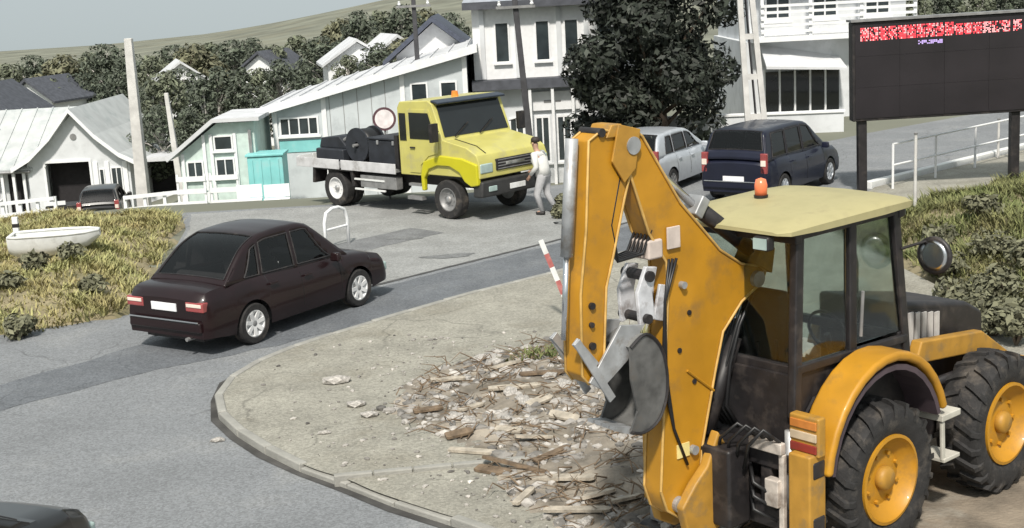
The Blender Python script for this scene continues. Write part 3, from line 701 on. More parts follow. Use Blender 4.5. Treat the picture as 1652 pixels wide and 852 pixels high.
# ------------------------------------------------------------------ backhoe loader
BH, BHY = (2.52, 11.40, LOTZ + .004), R(40)
def backhoe():
    t = empty('backhoe_loader', BH, BHY, 'yellow backhoe loader with raised digging arm folded over its rear', 'digger')
    R_, TW = .68, .44; WBASE = 1.95
    # chassis
    MB().bx(-.7, 2.5, -.42, .42, .48, .92).bx(-.25, .25, -.75, .75, .52, .84).bx(1.66, 2.06, -.7, .7, .55, .8).build('chassis', BLK, t, bevel=.03)
    put_wheels(t, [(0, -.80), (WBASE, -.80), (0, .80), (WBASE, .80)], R_, TW, .40, YEL, YELD, 'agri')
    # rear fenders: a thick arch over each rear wheel
    for s_ in (-1, 1):
        outer, inner = [], []
        for k in range(15):
            a = lerp(R(168), R(22), k / 14); rr = .90 + .05 * math.sin(a)
            outer.append((.02 + rr * math.cos(a) * 1.02, .74 + rr * math.sin(a) * 1.12)); inner.append((.02 + (rr - .06) * math.cos(a), .74 + (rr - .06) * math.sin(a) * 1.1))
        y0, y1 = s_ * .66, s_ * 1.0
        MB().prism(outer + inner[::-1], y0, y1).build('rear_fender', YEL, t, bevel=.035, seg=3)
        # dark lip inside the arch
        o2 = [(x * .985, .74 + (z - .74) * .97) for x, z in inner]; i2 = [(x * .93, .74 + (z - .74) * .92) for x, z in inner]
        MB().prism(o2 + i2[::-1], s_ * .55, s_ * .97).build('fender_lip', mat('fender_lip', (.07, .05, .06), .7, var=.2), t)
        # yellow panel from fender to cab side
        MB().prism([(-.80, .95), (-.80, 1.30), (-.6, 1.5), (.6, 1.5), (.8, 1.30), (.8, .95)], s_ * .63, s_ * .655).build('side_panel', BLK, t)
        # light cluster
        c = MB().box((-.93, s_ * .82, 1.30), (.10, .30, .34)).build('rear_light', YELD, t, bevel=.02)
        MB().box((-.985, s_ * .82, 1.40), (.02, .26, .07)).build('indicator', mat('amber_lens', (.55, .20, .04), .4, var=.2), c, bevel=.006)
        MB().box((-.985, s_ * .82, 1.30), (.02, .26, .07)).build('reverse_lamp', mat('lamp_cream', (.50, .40, .28), .4, var=.2), c, bevel=.006)
        MB().box((-.985, s_ * .82, 1.20), (.02, .26, .07)).build('brake_lamp', mat('brake_lens', (.24, .03, .02), .4, var=.2), c, bevel=.006)
        # steps
        MB().bx(.82, 1.12, s_ * .62, s_ * .98, .98, 1.04).bx(.86, 1.12, s_ * .70, s_ * .98, .58, .62).beam((.88, s_ * .95, .6), (.86, s_ * .95, 1.0), .03, .05).build('step', mat('step_pale', (.5, .48, .42), .6), t, bevel=.008)
        # loader arms and front
        MB().prism([(.95, 1.42), (1.05, 1.62), (2.1, 1.50), (2.9, 1.0), (3.25, .45), (3.08, .38), (2.7, .92), (2.05, 1.30)], s_ * .50, s_ * .62).build('loader_arm', YELD, t, bevel=.02)
        MB().cyl((1.1, s_ * .56, 1.15), (2.5, s_ * .56, 1.12), .045).build('loader_ram', BLK, t, smooth=True)
    MB().prism([(3.0, .5), (3.2, .95), (3.3, .95), (3.18, .45), (3.3, .25), (3.9, .22), (3.9, .18), (3.2, .18), (3.02, .35)], -1.1, 1.1).build('loader_bucket', YELD, t, bevel=.01)
    # bonnet with side grille slats
    MB().prism([(.85, .92), (.85, 2.0), (2.2, 1.74), (2.48, 1.6), (2.52, .92)], -.40, .40).build('bonnet', BLK, t, bevel=.05, seg=3)
    for s_ in (-1, 1):
        MB().prism([(.98, 1.35), (.98, 1.90), (1.72, 1.76), (1.72, 1.35)], s_ * .402, s_ * .412).build('grille_backing', BLK, t)
        for k in range(6): MB().bx(1.02 + .11 * k, 1.09 + .11 * k, s_ * .412, s_ * .43, 1.40, 1.86 - .02 * k).build('grille_slat', mat('slat_pale', (.5, .48, .46), .6), t)
    MB().tube([(1.3, .3, 1.6), (1.3, .3, 2.2), (1.25, .3, 2.35)], .045).build('exhaust_stack', BLK, t, smooth=True)
    # cab: pillars, panes, interior
    x0, x1, hw, zf, zr = -.84, .74, .62, 1.02, 2.90
    pl = [((x0, zf + .35), (x0 + .12, zr)), ((-.06, zf + .2), (.0, zr)), ((x1 + .08, zf + .1), (x1 - .1, zr))]
    for s_ in (-1, 1):
        for (a, b), nm in zip(pl, ('rear_pillar', 'middle_pillar', 'front_pillar')):
            MB().beam((a[0], s_ * hw, a[1]), (b[0], s_ * (hw - .05), b[1]), .08, .10, upv=(1, 0, 0)).build(nm, BLK, t, bevel=.015)
        MB().beam((x0 + .1, s_ * (hw - .05), zr), (x1 - .1, s_ * (hw - .05), zr), .08, .09).build('roof_rail', BLK, t, bevel=.015)
        MB().beam((x0, s_ * hw, 1.78), (x1 + .03, s_ * hw, 1.72), .06, .08).build('waist_rail', BLK, t, bevel=.015)
        MB().bx(x0 + .02, x1 + .04, s_ * (hw - .03), s_ * (hw + .0), zf, 1.74).build('lower_panel', BLK, t)
        TG = mat('cab_glass', (.62, .70, .68), .03, var=.05, trans=1., spec=.5)
        for (xa, xb, xc, xd) in ((x0 + .05, -.12, -.06, x0 + .15), (.0, x1, x1 - .12, .04)):
            ya = s_ * (hw - .005); yb = s_ * (hw - .052)
            MB().add([(xa, ya, 1.82), (xb, ya, 1.80), (xc, yb, zr - .05), (xd, yb, zr - .05), (xa, ya - s_ * .008, 1.82), (xb, ya - s_ * .008, 1.80), (xc, yb - s_ * .008, zr - .05), (xd, yb - s_ * .008, zr - .05)],
                     [(0, 1, 2, 3), (7, 6, 5, 4), (0, 4, 5, 1), (1, 5, 6, 2), (2, 6, 7, 3), (3, 7, 4, 0)]).build('side_pane', TG, t)
        MB().tube([(.02, s_ * (hw + .05), 1.9), (.02, s_ * (hw + .07), 2.3)], .015).build('grab_handle', GREY, t)
    TG = _mats['cab_glass']
    MB().bx(x0 + .09, x0 + .10, -hw + .06, hw - .06, 1.80, zr - .06).build('rear_pane', TG, t)
    MB().bx(x1 - .03, x1 - .02, -hw + .06, hw - .06, 1.55, zr - .06).build('front_pane', TG, t)
    for z in (zr - .02, 1.76): MB().bx(x0 + .04, x0 + .12, -hw, hw, z - .05, z + .03).bx(x1 - .08, x1, -hw, hw, z - .05, z + .03).build('cross_rail', BLK, t, bevel=.01)
    MB().bx(x0 + .02, x1, -hw + .03, hw - .03, .94, 1.0).bx(x0, x0 + .04, -hw, hw, .98, 1.72).build('cab_floor', BLK, t)
    s = MB().bx(-.42, .08, -.27, .27, 1.45, 1.60).bx(-.30, .0, -.2, .2, 1.0, 1.45).build('seat', BLK, t, bevel=.05)
    MB().box((-.02 - .38, 0, 1.95), (.14, .5, .75), rot=(0, -.12, 0)).build('seat_back', mat('seat_cloth', (.05, .045, .04), .9), t, bevel=.06)
    MB().tube([(.62, 0, 1.2), (.45, 0, 1.72)], .03).build('steering_column', BLK, t)
    ring = [(.45 - .05 * math.sin(a), .2 * math.cos(a), 1.75 + .19 * math.sin(a)) for a in [2 * math.pi * k / 20 for k in range(21)]]
    MB().tube(ring, .016, 6).build('steering_wheel', BLK, t, smooth=True)
    MB().tube([(-.62, -.3, 1.5), (-.66, -.3, 1.95)], .015).tube([(-.62, .3, 1.5), (-.66, .3, 1.95)], .015).tube([(-.6, -.1, 1.5), (-.66, -.1, 1.9)], .015).build('control_levers', BLK, t)
    # roof
    rr = []
    for x, w, z, th in ((-1.02, .60, 2.935, .03), (-.95, .69, 2.93, .06), (-.6, .72, 2.925, .10), (.3, .72, 2.925, .12), (.70, .70, 2.93, .10), (.84, .64, 2.93, .05), (.88, .58, 2.94, .02)):
        ring = []
        for q, h in ((-1, 0), (-1, .55), (-.93, .85), (-.6, 1.), (0, 1.08), (.6, 1.), (.93, .85), (1, .55), (1, 0)): ring.append((x, w * q, z + th * h))
        rr.append(ring)
    rf = MB().loft(rr, True, True).build('cab_roof', CREAM, t, smooth=True); es = rf.modifiers.new('es', 'EDGE_SPLIT'); es.split_angle = R(45)
    b = MB().lathe([(.06, 0), (.065, .03), (.001, .03)], (-.1, .30, 3.035), 'Z', 16).build('beacon', BLK, t)
    MB().lathe([(.055, .03), (.058, .12), (.045, .17), (.001, .185)], (-.1, .30, 3.035), 'Z', 16).build('beacon_lens', mat('beacon_lens', (.9, .22, .10), .25, var=.1), b, smooth=True)
    for s_ in (-1, 1):
        for x, d in ((-1.0, -1), (.86, 1)):
            wl = MB().box((x, s_ * .45, 2.86), (.09, .16, .12)).build('work_light', BLK, t, bevel=.02)
            MB().box((x + d * .05, s_ * .45, 2.86), (.012, .13, .09)).build('lens', PALEG, wl)
    # round mirror on a bracket ahead of the cab
    mr = MB().tube([(.70, -.62, 2.55), (.80, -.80, 2.62), (.82, -.86, 2.50)], .014).build('mirror_bracket', BLK, t)
    MB().lathe([(.001, .03), (.15, .02), (.17, 0), (.17, -.02), (.15, -.03)], (.82, -.88, 2.50), 'X', 26).build('mirror_shell', BLK, mr, smooth=True)
    MB().lathe([(.152, -.0285), (.10, -.034), (.001, -.038)], (.82, -.88, 2.50), 'X', 26).build('mirror_glass', CHROME, mr, smooth=True)
    # rear frame, stabilisers, king post
    MB().bx(-1.02, -.86, -.95, .95, .42, .62).bx(-1.02, -.86, -.95, .95, .95, 1.10).bx(-1.0, -.9, -.5, -.38, .62, .95).bx(-1.0, -.9, .38, .5, .62, .95).build('rear_frame', BLK, t, bevel=.02)
    for s_ in (-1, 1):
        MB().bx(-1.06, -.84, s_ * .72, s_ * .94, .30, 1.16).build('stabiliser_housing', YELD, t, bevel=.02)
        MB().bx(-1.02, -.88, s_ * .76, s_ * .90, .10, .32).build('stabiliser_leg', STEEL, t)
        MB().box((-.95, s_ * .83, .06), (.36, .30, .06), top=.8).build('stabiliser_foot', BLK, t, bevel=.015)
        MB().cyl((-.95, s_ * .66, .5), (-.95, s_ * .66, 1.3), .045).build('stabiliser_ram', STEEL, t, smooth=True)
    MB().bx(-1.30, -1.02, -.30, .30, .42, 1.12).build('slew_carriage', BLK, t, bevel=.03)
    PALE = mat('worn_pale_metal', (.52, .47, .42), .55, .2, var=.3, scale=9, dirt=(.2, .16, .13), dscale=6)
    MB().bx(-1.10, -1.03, -.68, -.34, 1.12, 1.22).build('valve_block', PALE, t, bevel=.012)
    MB().bx(-1.12, -1.03, -.66, -.52, .66, .90).build('slew_bracket', PALE, t, bevel=.012)
    MB().bx(-1.09, -1.03, -.62, -.38, .30, .36).build('tow_hitch', PALE, t, bevel=.012)
    MB().beam((-1.05, -.66, .42), (-1.05, -.66, 1.12), .05, .05).build('guard_bar', PALE, t, bevel=.008)
    for k in range(4): MB().tube([(-1.06, -.64 + k * .08, 1.22), (-1.22, -.60 + k * .09, 1.36), (-1.24, -.46 + k * .10, 1.2), (-1.16, -.34 + k * .1, .95)], .016, 6).build('hose', HOSE, t, smooth=True)
    for k in range(3): MB().tube([(-1.03, -.30, .95 - .12 * k), (-1.18, -.46, .86 - .12 * k), (-1.05, -.60, .72 - .1 * k)], .018, 6).build('hose', HOSE, t, smooth=True)
    n0 = set(t.children)
    MB().prism([(-1.30, .46), (-1.62, .40), (-1.80, .50), (-1.86, .72), (-1.70, .9), (-1.56, 1.02), (-1.42, 1.3), (-1.30, 1.12)], -.22, -.12).build('king_post', YELD, t, bevel=.02)
    MB().prism([(-1.30, .46), (-1.62, .40), (-1.80, .50), (-1.86, .72), (-1.70, .9), (-1.56, 1.02), (-1.42, 1.3), (-1.30, 1.12)], .12, .22).build('king_post', YELD, t, bevel=.02)
    for s_ in (-1, 1): MB().cyl((-.95, s_ * .42, .8), (-1.45, s_ * .14, .8), .055).build('slew_ram', BLK, t, smooth=True)
    # boom
    boom = [(-1.99, .88), (-1.93, .70), (-1.80, .60), (-1.68, .58), (-1.57, .68), (-1.50, 1.17), (-1.33, 1.79), (-1.23, 2.11), (-1.0, 2.33), (-.74, 2.46), (-.70, 2.54), (-.76, 2.60), (-1.0, 2.66), (-1.25, 2.82), (-1.69, 3.28),
            (-2.08, 3.86), (-2.18, 3.93), (-2.30, 3.90), (-2.27, 3.72), (-2.17, 3.45), (-2.04, 3.08), (-1.86, 2.82), (-1.85, 2.54), (-1.92, 1.71)]
    MB().prism(boom, -.10, .10).build('boom', YEL, t, bevel=.02, seg=2)
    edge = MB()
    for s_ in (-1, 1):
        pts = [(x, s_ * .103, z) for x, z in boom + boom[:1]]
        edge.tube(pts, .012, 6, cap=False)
    edge.build('boom_weld_highlight', mat('edge_highlight', (.55, .34, .10), .5, var=.2, scale=8), t, smooth=True)  # weld strip in a lighter yellow: bright edge highlight painted into the colour
    for x, z, r_ in ((-1.80, .72, .07), (-.82, 2.50, .07), (-2.20, 3.80, .07), (-1.62, 1.16, .04), (-1.7, 2.6, .03)):
        MB().cyl((x, -.145, z), (x, .145, z), r_, n=18).build('pivot_pin', STEEL, t)
    MB().tube([(-1.66, -.108, 1.86), (-1.36, -.108, 1.62)], .012, 6).build('boom_rib', YEL, t)
    MB().bx(-1.80, -1.66, -.112, -.102, 1.12, 1.24).build('boom_plate', mat('decal_pale', (.75, .62, .25), .5), t)
    # lift ram between boom knee and king post
    MB().cyl((-1.36, 0, 1.22), (-1.0, 0, 2.0), .075).build('lift_ram', BLK, t, smooth=True)
    MB().cyl((-1.0, 0, 2.0), (-.82, 0, 2.48), .035).build('lift_rod', CHROME, t, smooth=True)
    # dipper
    dip = [(-2.48, 3.95), (-2.36, 3.92), (-2.24, 3.72), (-2.20, 3.62), (-2.28, 3.40), (-2.42, 2.95), (-2.50, 2.72), (-2.56, 2.05), (-2.60, 1.98), (-2.72, 1.98), (-2.78, 2.06), (-2.76, 2.70), (-2.68, 3.2), (-2.62, 3.88)]
    MB().prism(dip, -.10, .10).build('dipper', YEL, t, bevel=.018)
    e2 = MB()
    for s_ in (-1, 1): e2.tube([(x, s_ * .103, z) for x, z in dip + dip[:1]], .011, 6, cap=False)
    e2.build('dipper_weld_highlight', mat('edge_highlight', (.68, .42, .12)), t, smooth=True)  # same painted edge highlight around the dipper outline
    for x, z, r_ in ((-2.30, 3.62, .055), (-2.66, 2.60, .028), (-2.67, 2.45, .022), (-2.68, 2.12, .03), (-2.67, 2.28, .03), (-2.50, 3.93, .035)): MB().cyl((x, -.125, z), (x, .125, z), r_, n=16).build('dipper_pin', BLK, t)
    # plates tying boom tip to dipper
    for s_ in (-1, 1): MB().prism([(-2.12, 3.92), (-2.34, 3.98), (-2.42, 3.7), (-2.30, 3.52), (-2.18, 3.62)], s_ * .115, s_ * .135).build('boom_tip_plate', YELD, t, bevel=.005)
    # dipper ram on top of the boom
    MB().cyl((-.72, 0, 2.70), (-1.45, 0, 3.22), .07).build('dipper_ram', BLK, t, smooth=True)
    MB().box((-1.42, 0, 3.20), (.10, .18, .18), rot=(0, .62, 0)).build('ram_gland', STEEL, t, bevel=.015)
    MB().cyl((-1.45, 0, 3.22), (-2.30, 0, 3.93), .036).build('dipper_rod', CHROME, t, smooth=True)
    MB().prism([(-.64, 2.52), (-.60, 2.74), (-.74, 2.80), (-.86, 2.64)], -.13, .13).build('ram_bracket', YELD, t, bevel=.01)
    MB().prism([(-2.24, 3.88), (-2.30, 3.98), (-2.40, 3.98), (-2.46, 3.88)], -.12, .12).build('dipper_lug', YELD, t, bevel=.01)
    # bucket ram along the outer side of the dipper
    MB().cyl((-2.70, 0, 3.90), (-2.80, 0, 3.0), .05).build('bucket_ram', STEEL, t, smooth=True)
    MB().cyl((-2.80, 0, 3.0), (-2.86, 0, 2.35), .026).build('bucket_rod', CHROME, t, smooth=True)
    for s_ in (-1, 1):
        MB().beam((-2.86, s_ * .13, 2.36), (-2.66, s_ * .13, 2.12), .02, .07).build('bucket_link', STEEL, t, bevel=.004)
        MB().beam((-2.86, s_ * .15, 2.36), (-2.52, s_ * .15, 1.82), .02, .07).build('bucket_link', STEEL, t, bevel=.004)
    # bucket curled in between dipper and boom
    sh = smooth_poly([(-2.36, 2.22), (-2.20, 2.30), (-2.05, 2.18), (-1.98, 1.96), (-1.99, 1.74), (-2.08, 1.56), (-2.24, 1.49), (-2.38, 1.52)], 4)
    def off(pts, d):
        o_ = []
        for i, p in enumerate(pts):
            a, c = pts[max(i - 1, 0)], pts[min(i + 1, len(pts) - 1)]; dx, dz = c[0] - a[0], c[1] - a[1]; l = math.hypot(dx, dz)
            o_.append((p[0] + dz / l * d, p[1] - dx / l * d))
        return o_
    BSS0 = mat('bucket_shell_steel', (.17, .17, .165), .6, .3, var=.35, scale=8, dirt=(.09, .075, .06), dscale=4)
    bk = MB().prism(sh + off(sh, .03)[::-1], -.18, .18).build('bucket', BSS0, t)
    BSS = mat('bucket_side_steel', (.13, .13, .127), .6, .3, var=.35, scale=8, dirt=(.10, .085, .07), dscale=4)
    for s_ in (-1, 1):
        MB().prism(sh + [(-2.30, 1.68), (-2.36, 1.95)], s_ * .18, s_ * .20).build('bucket_side', BSS, bk)
        MB().prism([(-2.74, 2.0), (-2.40, 2.40), (-2.16, 2.36), (-2.34, 2.10), (-2.62, 1.92)], s_ * .12, s_ * .145).build('bucket_ear', STEEL, bk, bevel=.005)
        MB().tube([(x, s_ * .205, z) for x, z in sh], .014, 5).build('bucket_rim', BLK, bk)
    for k in range(4):
        y = -.14 + k * .093
        MB().prism([(-2.33, 1.545), (-2.33, 1.48), (-2.52, 1.56), (-2.52, 1.59)], y - .035, y + .035).build('tooth', STEEL, bk)
    CAST = mat('pale_casting', (.62, .63, .66), .5, .2, var=.2, scale=9, dirt=(.28, .25, .24), dscale=7)
    for s_ in (-1, 1):
        MB().prism([(-2.18, 2.34), (-2.20, 2.62), (-2.10, 2.82), (-1.98, 2.80), (-2.04, 2.60), (-2.02, 2.38)], s_ * .09, s_ * .13).build('tipping_link', CAST, t, bevel=.008)
        MB().prism([(-2.0, 2.36), (-1.92, 2.64), (-1.84, 2.62), (-1.88, 2.32)], s_ * .06, s_ * .09).build('tipping_link', CAST, t, bevel=.008)
    MB().cyl((-2.08, -.16, 2.74), (-2.08, .16, 2.74), .045).build('link_pin', BLK, t)
    MB().cyl((-2.12, -.17, 2.40), (-2.12, .17, 2.40), .04).build('link_pin', BLK, t)
    MB().bx(-2.06, -1.90, -.12, .12, 2.86, 3.02).build('bucket_bracket', mat('bracket_pale', (.55, .47, .42), .6, var=.2), t, bevel=.02)
    MB().bx(-1.86, -1.72, -.13, -.11, 2.92, 3.10).build('boom_lock', mat('bracket_pale', (.55, .47, .42)), t, bevel=.006)
    for k, (x, z) in enumerate(((-1.62, 2.35), (-1.58, 1.75), (-1.74, 2.05))): MB().cyl((x, -.112, z), (x, -.10, z), .022, n=10).build('grease_cap', BLK, t)
    for k in range(3): MB().tube([(-1.84 + .03 * k, -.115 - .012 * k, 2.84), (-1.92, -.14, 2.5), (-1.96 + .02 * k, -.13, 1.9), (-1.84, -.12, 1.4), (-1.7, -.125, 1.05)], .013, 6).build('hose', HOSE, t, smooth=True)
    # hoses
    for k in range(5):
        y = -.09 + .045 * k
        MB().tube([(-1.0, y, 1.15), (-1.20 - .02 * k, y, 1.45), (-1.14, y, 1.8), (-1.02 + .02 * k, y, 2.12), (-.86, y, 2.36)], .017, 6).build('hose', HOSE, t, smooth=True)
        MB().tube([(-2.3, y, 3.62), (-2.42, y, 3.2), (-2.36 + .03 * k, y, 2.9), (-2.10, y, 2.92), (-2.0, y, 3.1)], .014, 6).build('hose', HOSE, t, smooth=True)
    for o in set(t.children) - n0:      # the arm is slewed a few degrees on its post
        o.rotation_euler = (0, 0, R(-4)); o.location = (.22, 0, -.06)
    return t
backhoe()
# striped warning board leaning by the arm
wb_ = empty('warning_board', (.86, 19.3, LOTZ), R(0), 'narrow red and white striped warning board leaning beyond the digging arm', 'sign')
RW = (mat('sign_red', (.42, .13, .12), .6, var=.2, dirt=(.4, .28, .25), dscale=6), WHITE)
for k in range(6): MB().box((-.075 * k, 0, .12 + .21 * k), (.075, .03, .222), rot=(0, -.34, 0)).build('stripe', RW[k % 2], wb_)

# ------------------------------------------------------------------ trees
BARK = mat('bark', (.13, .10, .075), .95, var=.3, scale=6, bump=.7, bscale=20)
BARKP = mat('pale_bark', (.45, .43, .40), .9, var=.3, scale=5, bump=.4, bscale=20)
LEAF1 = mat('leaf_dark', (.078, .094, .066), .7, var=.3, scale=.8, island=.5)  # leaf colours lightened to paint distance haze onto the trees
LEAF2 = mat('leaf_mid', (.125, .14, .092), .7, var=.3, scale=.6, island=.5)
LEAF3 = mat('leaf_olive', (.14, .14, .085), .75, var=.3, scale=.6, island=.5)
def crown(V, F, c, rad, n, size, rnd, flat=.8):
    for _ in range(n):
        while True:
            p = Vector((rnd.uniform(-1, 1), rnd.uniform(-1, 1), rnd.uniform(-1, 1)))
            l = p.length
            if .2 < l < 1: break
        p = p / l * (l ** .45)
        q = Vector(c) + Vector((p.x * rad, p.y * rad, p.z * rad * flat))
        nrm = (p + Vector((rnd.gauss(0, .5), rnd.gauss(0, .5), rnd.gauss(.3, .5)))).normalized()
        a = nrm.cross(Vector((rnd.gauss(0, 1), rnd.gauss(0, 1), rnd.gauss(0, 1)))).normalized(); b = nrm.cross(a)
        s = size * rnd.choice((.5, .7, .9, 1.2, 1.7)) * rnd.uniform(.85, 1.15); k = len(V)
        V += [q - a * s, q - b * s * .45 + a * s * .1, q + a * s, q + b * s * .45 + a * s * .1]; F.append((k, k + 1, k + 2, k + 3))
def tree_proto(name, h, w, clumps, nleaf, size, leaf, bark, seed, low=.25, columnar=False):
    rnd = random.Random(seed); root = empty(name)
    t = MB(); tr = .02 * h + .04
    lean = Vector((rnd.uniform(-.06, .06), rnd.uniform(-.06, .06), 1))
    t.tube([lean * (h * q) + Vector((rnd.uniform(-.05, .05), rnd.uniform(-.05, .05), 0)) * (q > 0) for q in (0, .15, .35, .55, .8)], [tr * 1.3, tr, tr * .8, tr * .55, tr * .2], 8)
    V, F = [], []
    for i in range(clumps):
        q = (i + .5) / clumps; z = h * lerp(low, .92, q ** .8); ang = i * 2.4 + rnd.uniform(-.5, .5)
        env = math.sin(math.pi * min(1, max(.12, (q * .85 + .12)))) if not columnar else lerp(1, .25, q)
        rr = w * .5 * env * rnd.uniform(.45, .95); c = Vector((rr * math.cos(ang), rr * math.sin(ang), z)) + lean * 0
        t.tube([lean * (z * .75), (lean * z * .85 + c) / 2 * 1.0, c], [tr * .5, tr * .32, tr * .14], 5)
        crown(V, F, c, w * rnd.uniform(.11, .23), nleaf // clumps, size, rnd)
    t.build('trunk', bark, root, smooth=True)
    raw('crown', V, F, leaf, root)
    return root
protos = [tree_proto('leafy_tree', 8, 5.0, 26, 4000, .15, LEAF1, BARKP, 1), tree_proto('leafy_tree', 9, 4.4, 24, 3800, .15, LEAF2, BARKP, 2),
          tree_proto('leafy_tree', 7, 5.2, 20, 3000, .18, LEAF3, BARK, 3), tree_proto('leafy_tree', 9, 3.4, 18, 3000, .15, LEAF1, BARKP, 4, columnar=True)]
_used = [False] * 4
def put_tree(k, loc, scale, rz, label, group=None):
    if _used[k]: o = copy_tree(protos[k])
    else: o = protos[k]; _used[k] = True
    o.location = loc; o.rotation_euler = (0, 0, rz); o.scale = (min(scale, 1.25) * random.uniform(.9, 1.1), min(scale, 1.25) * random.uniform(.9, 1.1), scale); tag(o, label, 'tree', group)
ORD = ['first', 'second', 'third', 'fourth', 'fifth', 'sixth', 'seventh', 'eighth', 'ninth', 'tenth', 'eleventh', 'twelfth', 'thirteenth', 'fourteenth', 'fifteenth', 'sixteenth', 'seventeenth', 'eighteenth']
def rank(lst, i): return ORD[sorted(range(len(lst)), key=lambda k: lst[k][0]).index(i)]
# skyline trees behind the houses: (px of the top, depth, kind)
HT = [8 * .99, 9 * .99, 7 * .99, 9 * .99]
def top_tree(px, py, Y, k, hgt, label, group):
    p = at(px, py, Y); hgt = max(4.2, min(13., p.z - terr(p.x, Y) + .15)); s = hgt / HT[k]; put_tree(k, (p.x, p.y, p.z - hgt * 1.0), s, random.uniform(0, 6), label, group)
sky_l = [(-30, 108, 118), (12, 98, 105), (52, 90, 122), (95, 88, 110), (140, 80, 125), (168, 72, 100), (205, 88, 112), (245, 84, 98), (278, 74, 120), (305, 70, 104), (335, 64, 125), (372, 66, 110), (405, 62, 122), (440, 68, 100)]
for i, (x, y, Y) in enumerate(sky_l):
    top_tree(x, y, Y, (0, 1, 0, 2, 1, 0)[i % 6], random.uniform(8.5, 10.5), rank(sky_l, i) + ' from the left of the dark trees on the skyline', 'skyline trees on the left')
mid = [(480, 52, 118), (515, 60, 100), (545, 30, 125), (578, 18, 112), (612, 12, 128), (648, 8, 105), (690, 14, 122), (722, 22, 104), (560, 85, 85), (610, 70, 80), (650, 62, 84), (700, 58, 90)]
for i, (x, y, Y) in enumerate(mid):
    top_tree(x, y, Y, (1, 0, 2, 0)[i % 4], random.uniform(8, 10), rank(mid, i) + ' from the left of the dark trees behind the long pale hall', 'trees behind the hall')
low = [(-10, 130, 82), (40, 128, 90), (85, 122, 84), (128, 118, 86), (165, 128, 74), (190, 112, 90), (240, 120, 72), (262, 108, 66), (292, 112, 74), (322, 118, 64), (352, 108, 78), (385, 100, 70), (415, 105, 82), (450, 96, 72), (490, 98, 80), (250, 170, 60), (300, 165, 58), (232, 190, 62)]
for i, (x, y, Y) in enumerate(low):
    top_tree(x, y, Y, (0, 3, 1, 0, 3)[i % 5], random.uniform(6.5, 8.5), rank(low, i) + ' from the left of the nearer dark trees below the skyline', 'nearer trees on the left')
rt_ = [(1430, -30, 70), (1480, -20, 62), (1530, -25, 72), (1580, -22, 64), (1630, -30, 70), (1690, -20, 60), (1370, -60, 85), (1010, -40, 80)]
for i, (x, y, Y) in enumerate(rt_):
    top_tree(x, y, Y, (0, 1)[i % 2], random.uniform(7.5, 9), rank(rt_, i) + ' from the left of the dark green trees above the black screen', 'trees behind the screen')
for k in range(4):
    if not _used[k]:
        for ch in list(protos[k].children): bpy.data.objects.remove(ch)
        bpy.data.objects.remove(protos[k])
# the big dark tree behind the parked cars
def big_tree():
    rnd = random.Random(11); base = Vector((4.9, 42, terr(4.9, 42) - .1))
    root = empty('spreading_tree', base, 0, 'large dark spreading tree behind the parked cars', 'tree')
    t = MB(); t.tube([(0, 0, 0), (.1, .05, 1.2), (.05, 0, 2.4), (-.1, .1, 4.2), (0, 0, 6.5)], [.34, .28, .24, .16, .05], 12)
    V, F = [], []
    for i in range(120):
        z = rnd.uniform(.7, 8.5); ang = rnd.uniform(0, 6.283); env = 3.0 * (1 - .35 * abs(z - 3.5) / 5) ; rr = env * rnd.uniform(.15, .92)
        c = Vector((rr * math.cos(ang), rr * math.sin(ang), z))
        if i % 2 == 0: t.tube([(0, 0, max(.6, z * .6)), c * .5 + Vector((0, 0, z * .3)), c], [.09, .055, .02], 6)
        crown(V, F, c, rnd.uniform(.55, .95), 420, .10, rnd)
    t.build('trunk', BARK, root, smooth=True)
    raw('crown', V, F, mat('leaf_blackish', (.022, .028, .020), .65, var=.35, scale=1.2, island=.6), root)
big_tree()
# shrubs
def shrub(loc, h, w, label, leaf, group=None, n=900, seed=0):
    rnd = random.Random(seed); root = empty('shrub', loc, 0, label, 'shrub', group)
    t = MB()
    V, F = [], []
    for i in range(8):
        a = i * 2.4; c = Vector((w * .3 * math.cos(a) * rnd.uniform(.3, 1), w * .3 * math.sin(a) * rnd.uniform(.3, 1), h * rnd.uniform(.3, .8)))
        t.tube([(0, 0, 0), c * .6, c], [.02, .015, .006], 5); crown(V, F, c, w * .25, n // 8, .05, rnd)
    t.build('stems', BARK, root); raw('foliage', V, F, leaf, root)
for i, (px, py, h, w_) in enumerate([(905, 352, .3, .5), (912, 340, .35, .5)]):
    p = gnd(px, py); shrub((p.x, p.y, 0), h, w_, ('left', 'right')[i] + ' of two low green weeds by the kerb right of the truck', LEAF3, None, 900, i)
wl_ = [(15, 470), (60, 440), (30, 520), (120, 430), (150, 470)]
for i, (px, py) in enumerate(wl_):
    p = gnd(px, py, .25); shrub((p.x, p.y, zlb(p.x, p.y) - .03), .35, .6, rank(wl_, i) + ' from the left of the small weeds on the dry grass bank', LEAF3, 'weeds on the left bank', 500, 10 + i)
wr_ = [(1560, 480), (1620, 450), (1520, 420), (1640, 520), (1600, 400), (1578, 452), (1540, 455), (1605, 505), (1650, 425), (1512, 380), (1585, 362), (1632, 488)]
for i, (px, py) in enumerate(wr_):
    p = gnd(px, py, .4); shrub((p.x, p.y, zrb(p.x, p.y) - .03), .5, .8, rank(wr_, i) + ' from the left of the small weeds on the bank behind the digger', LEAF3, 'weeds on the right bank', 600, 20 + i)

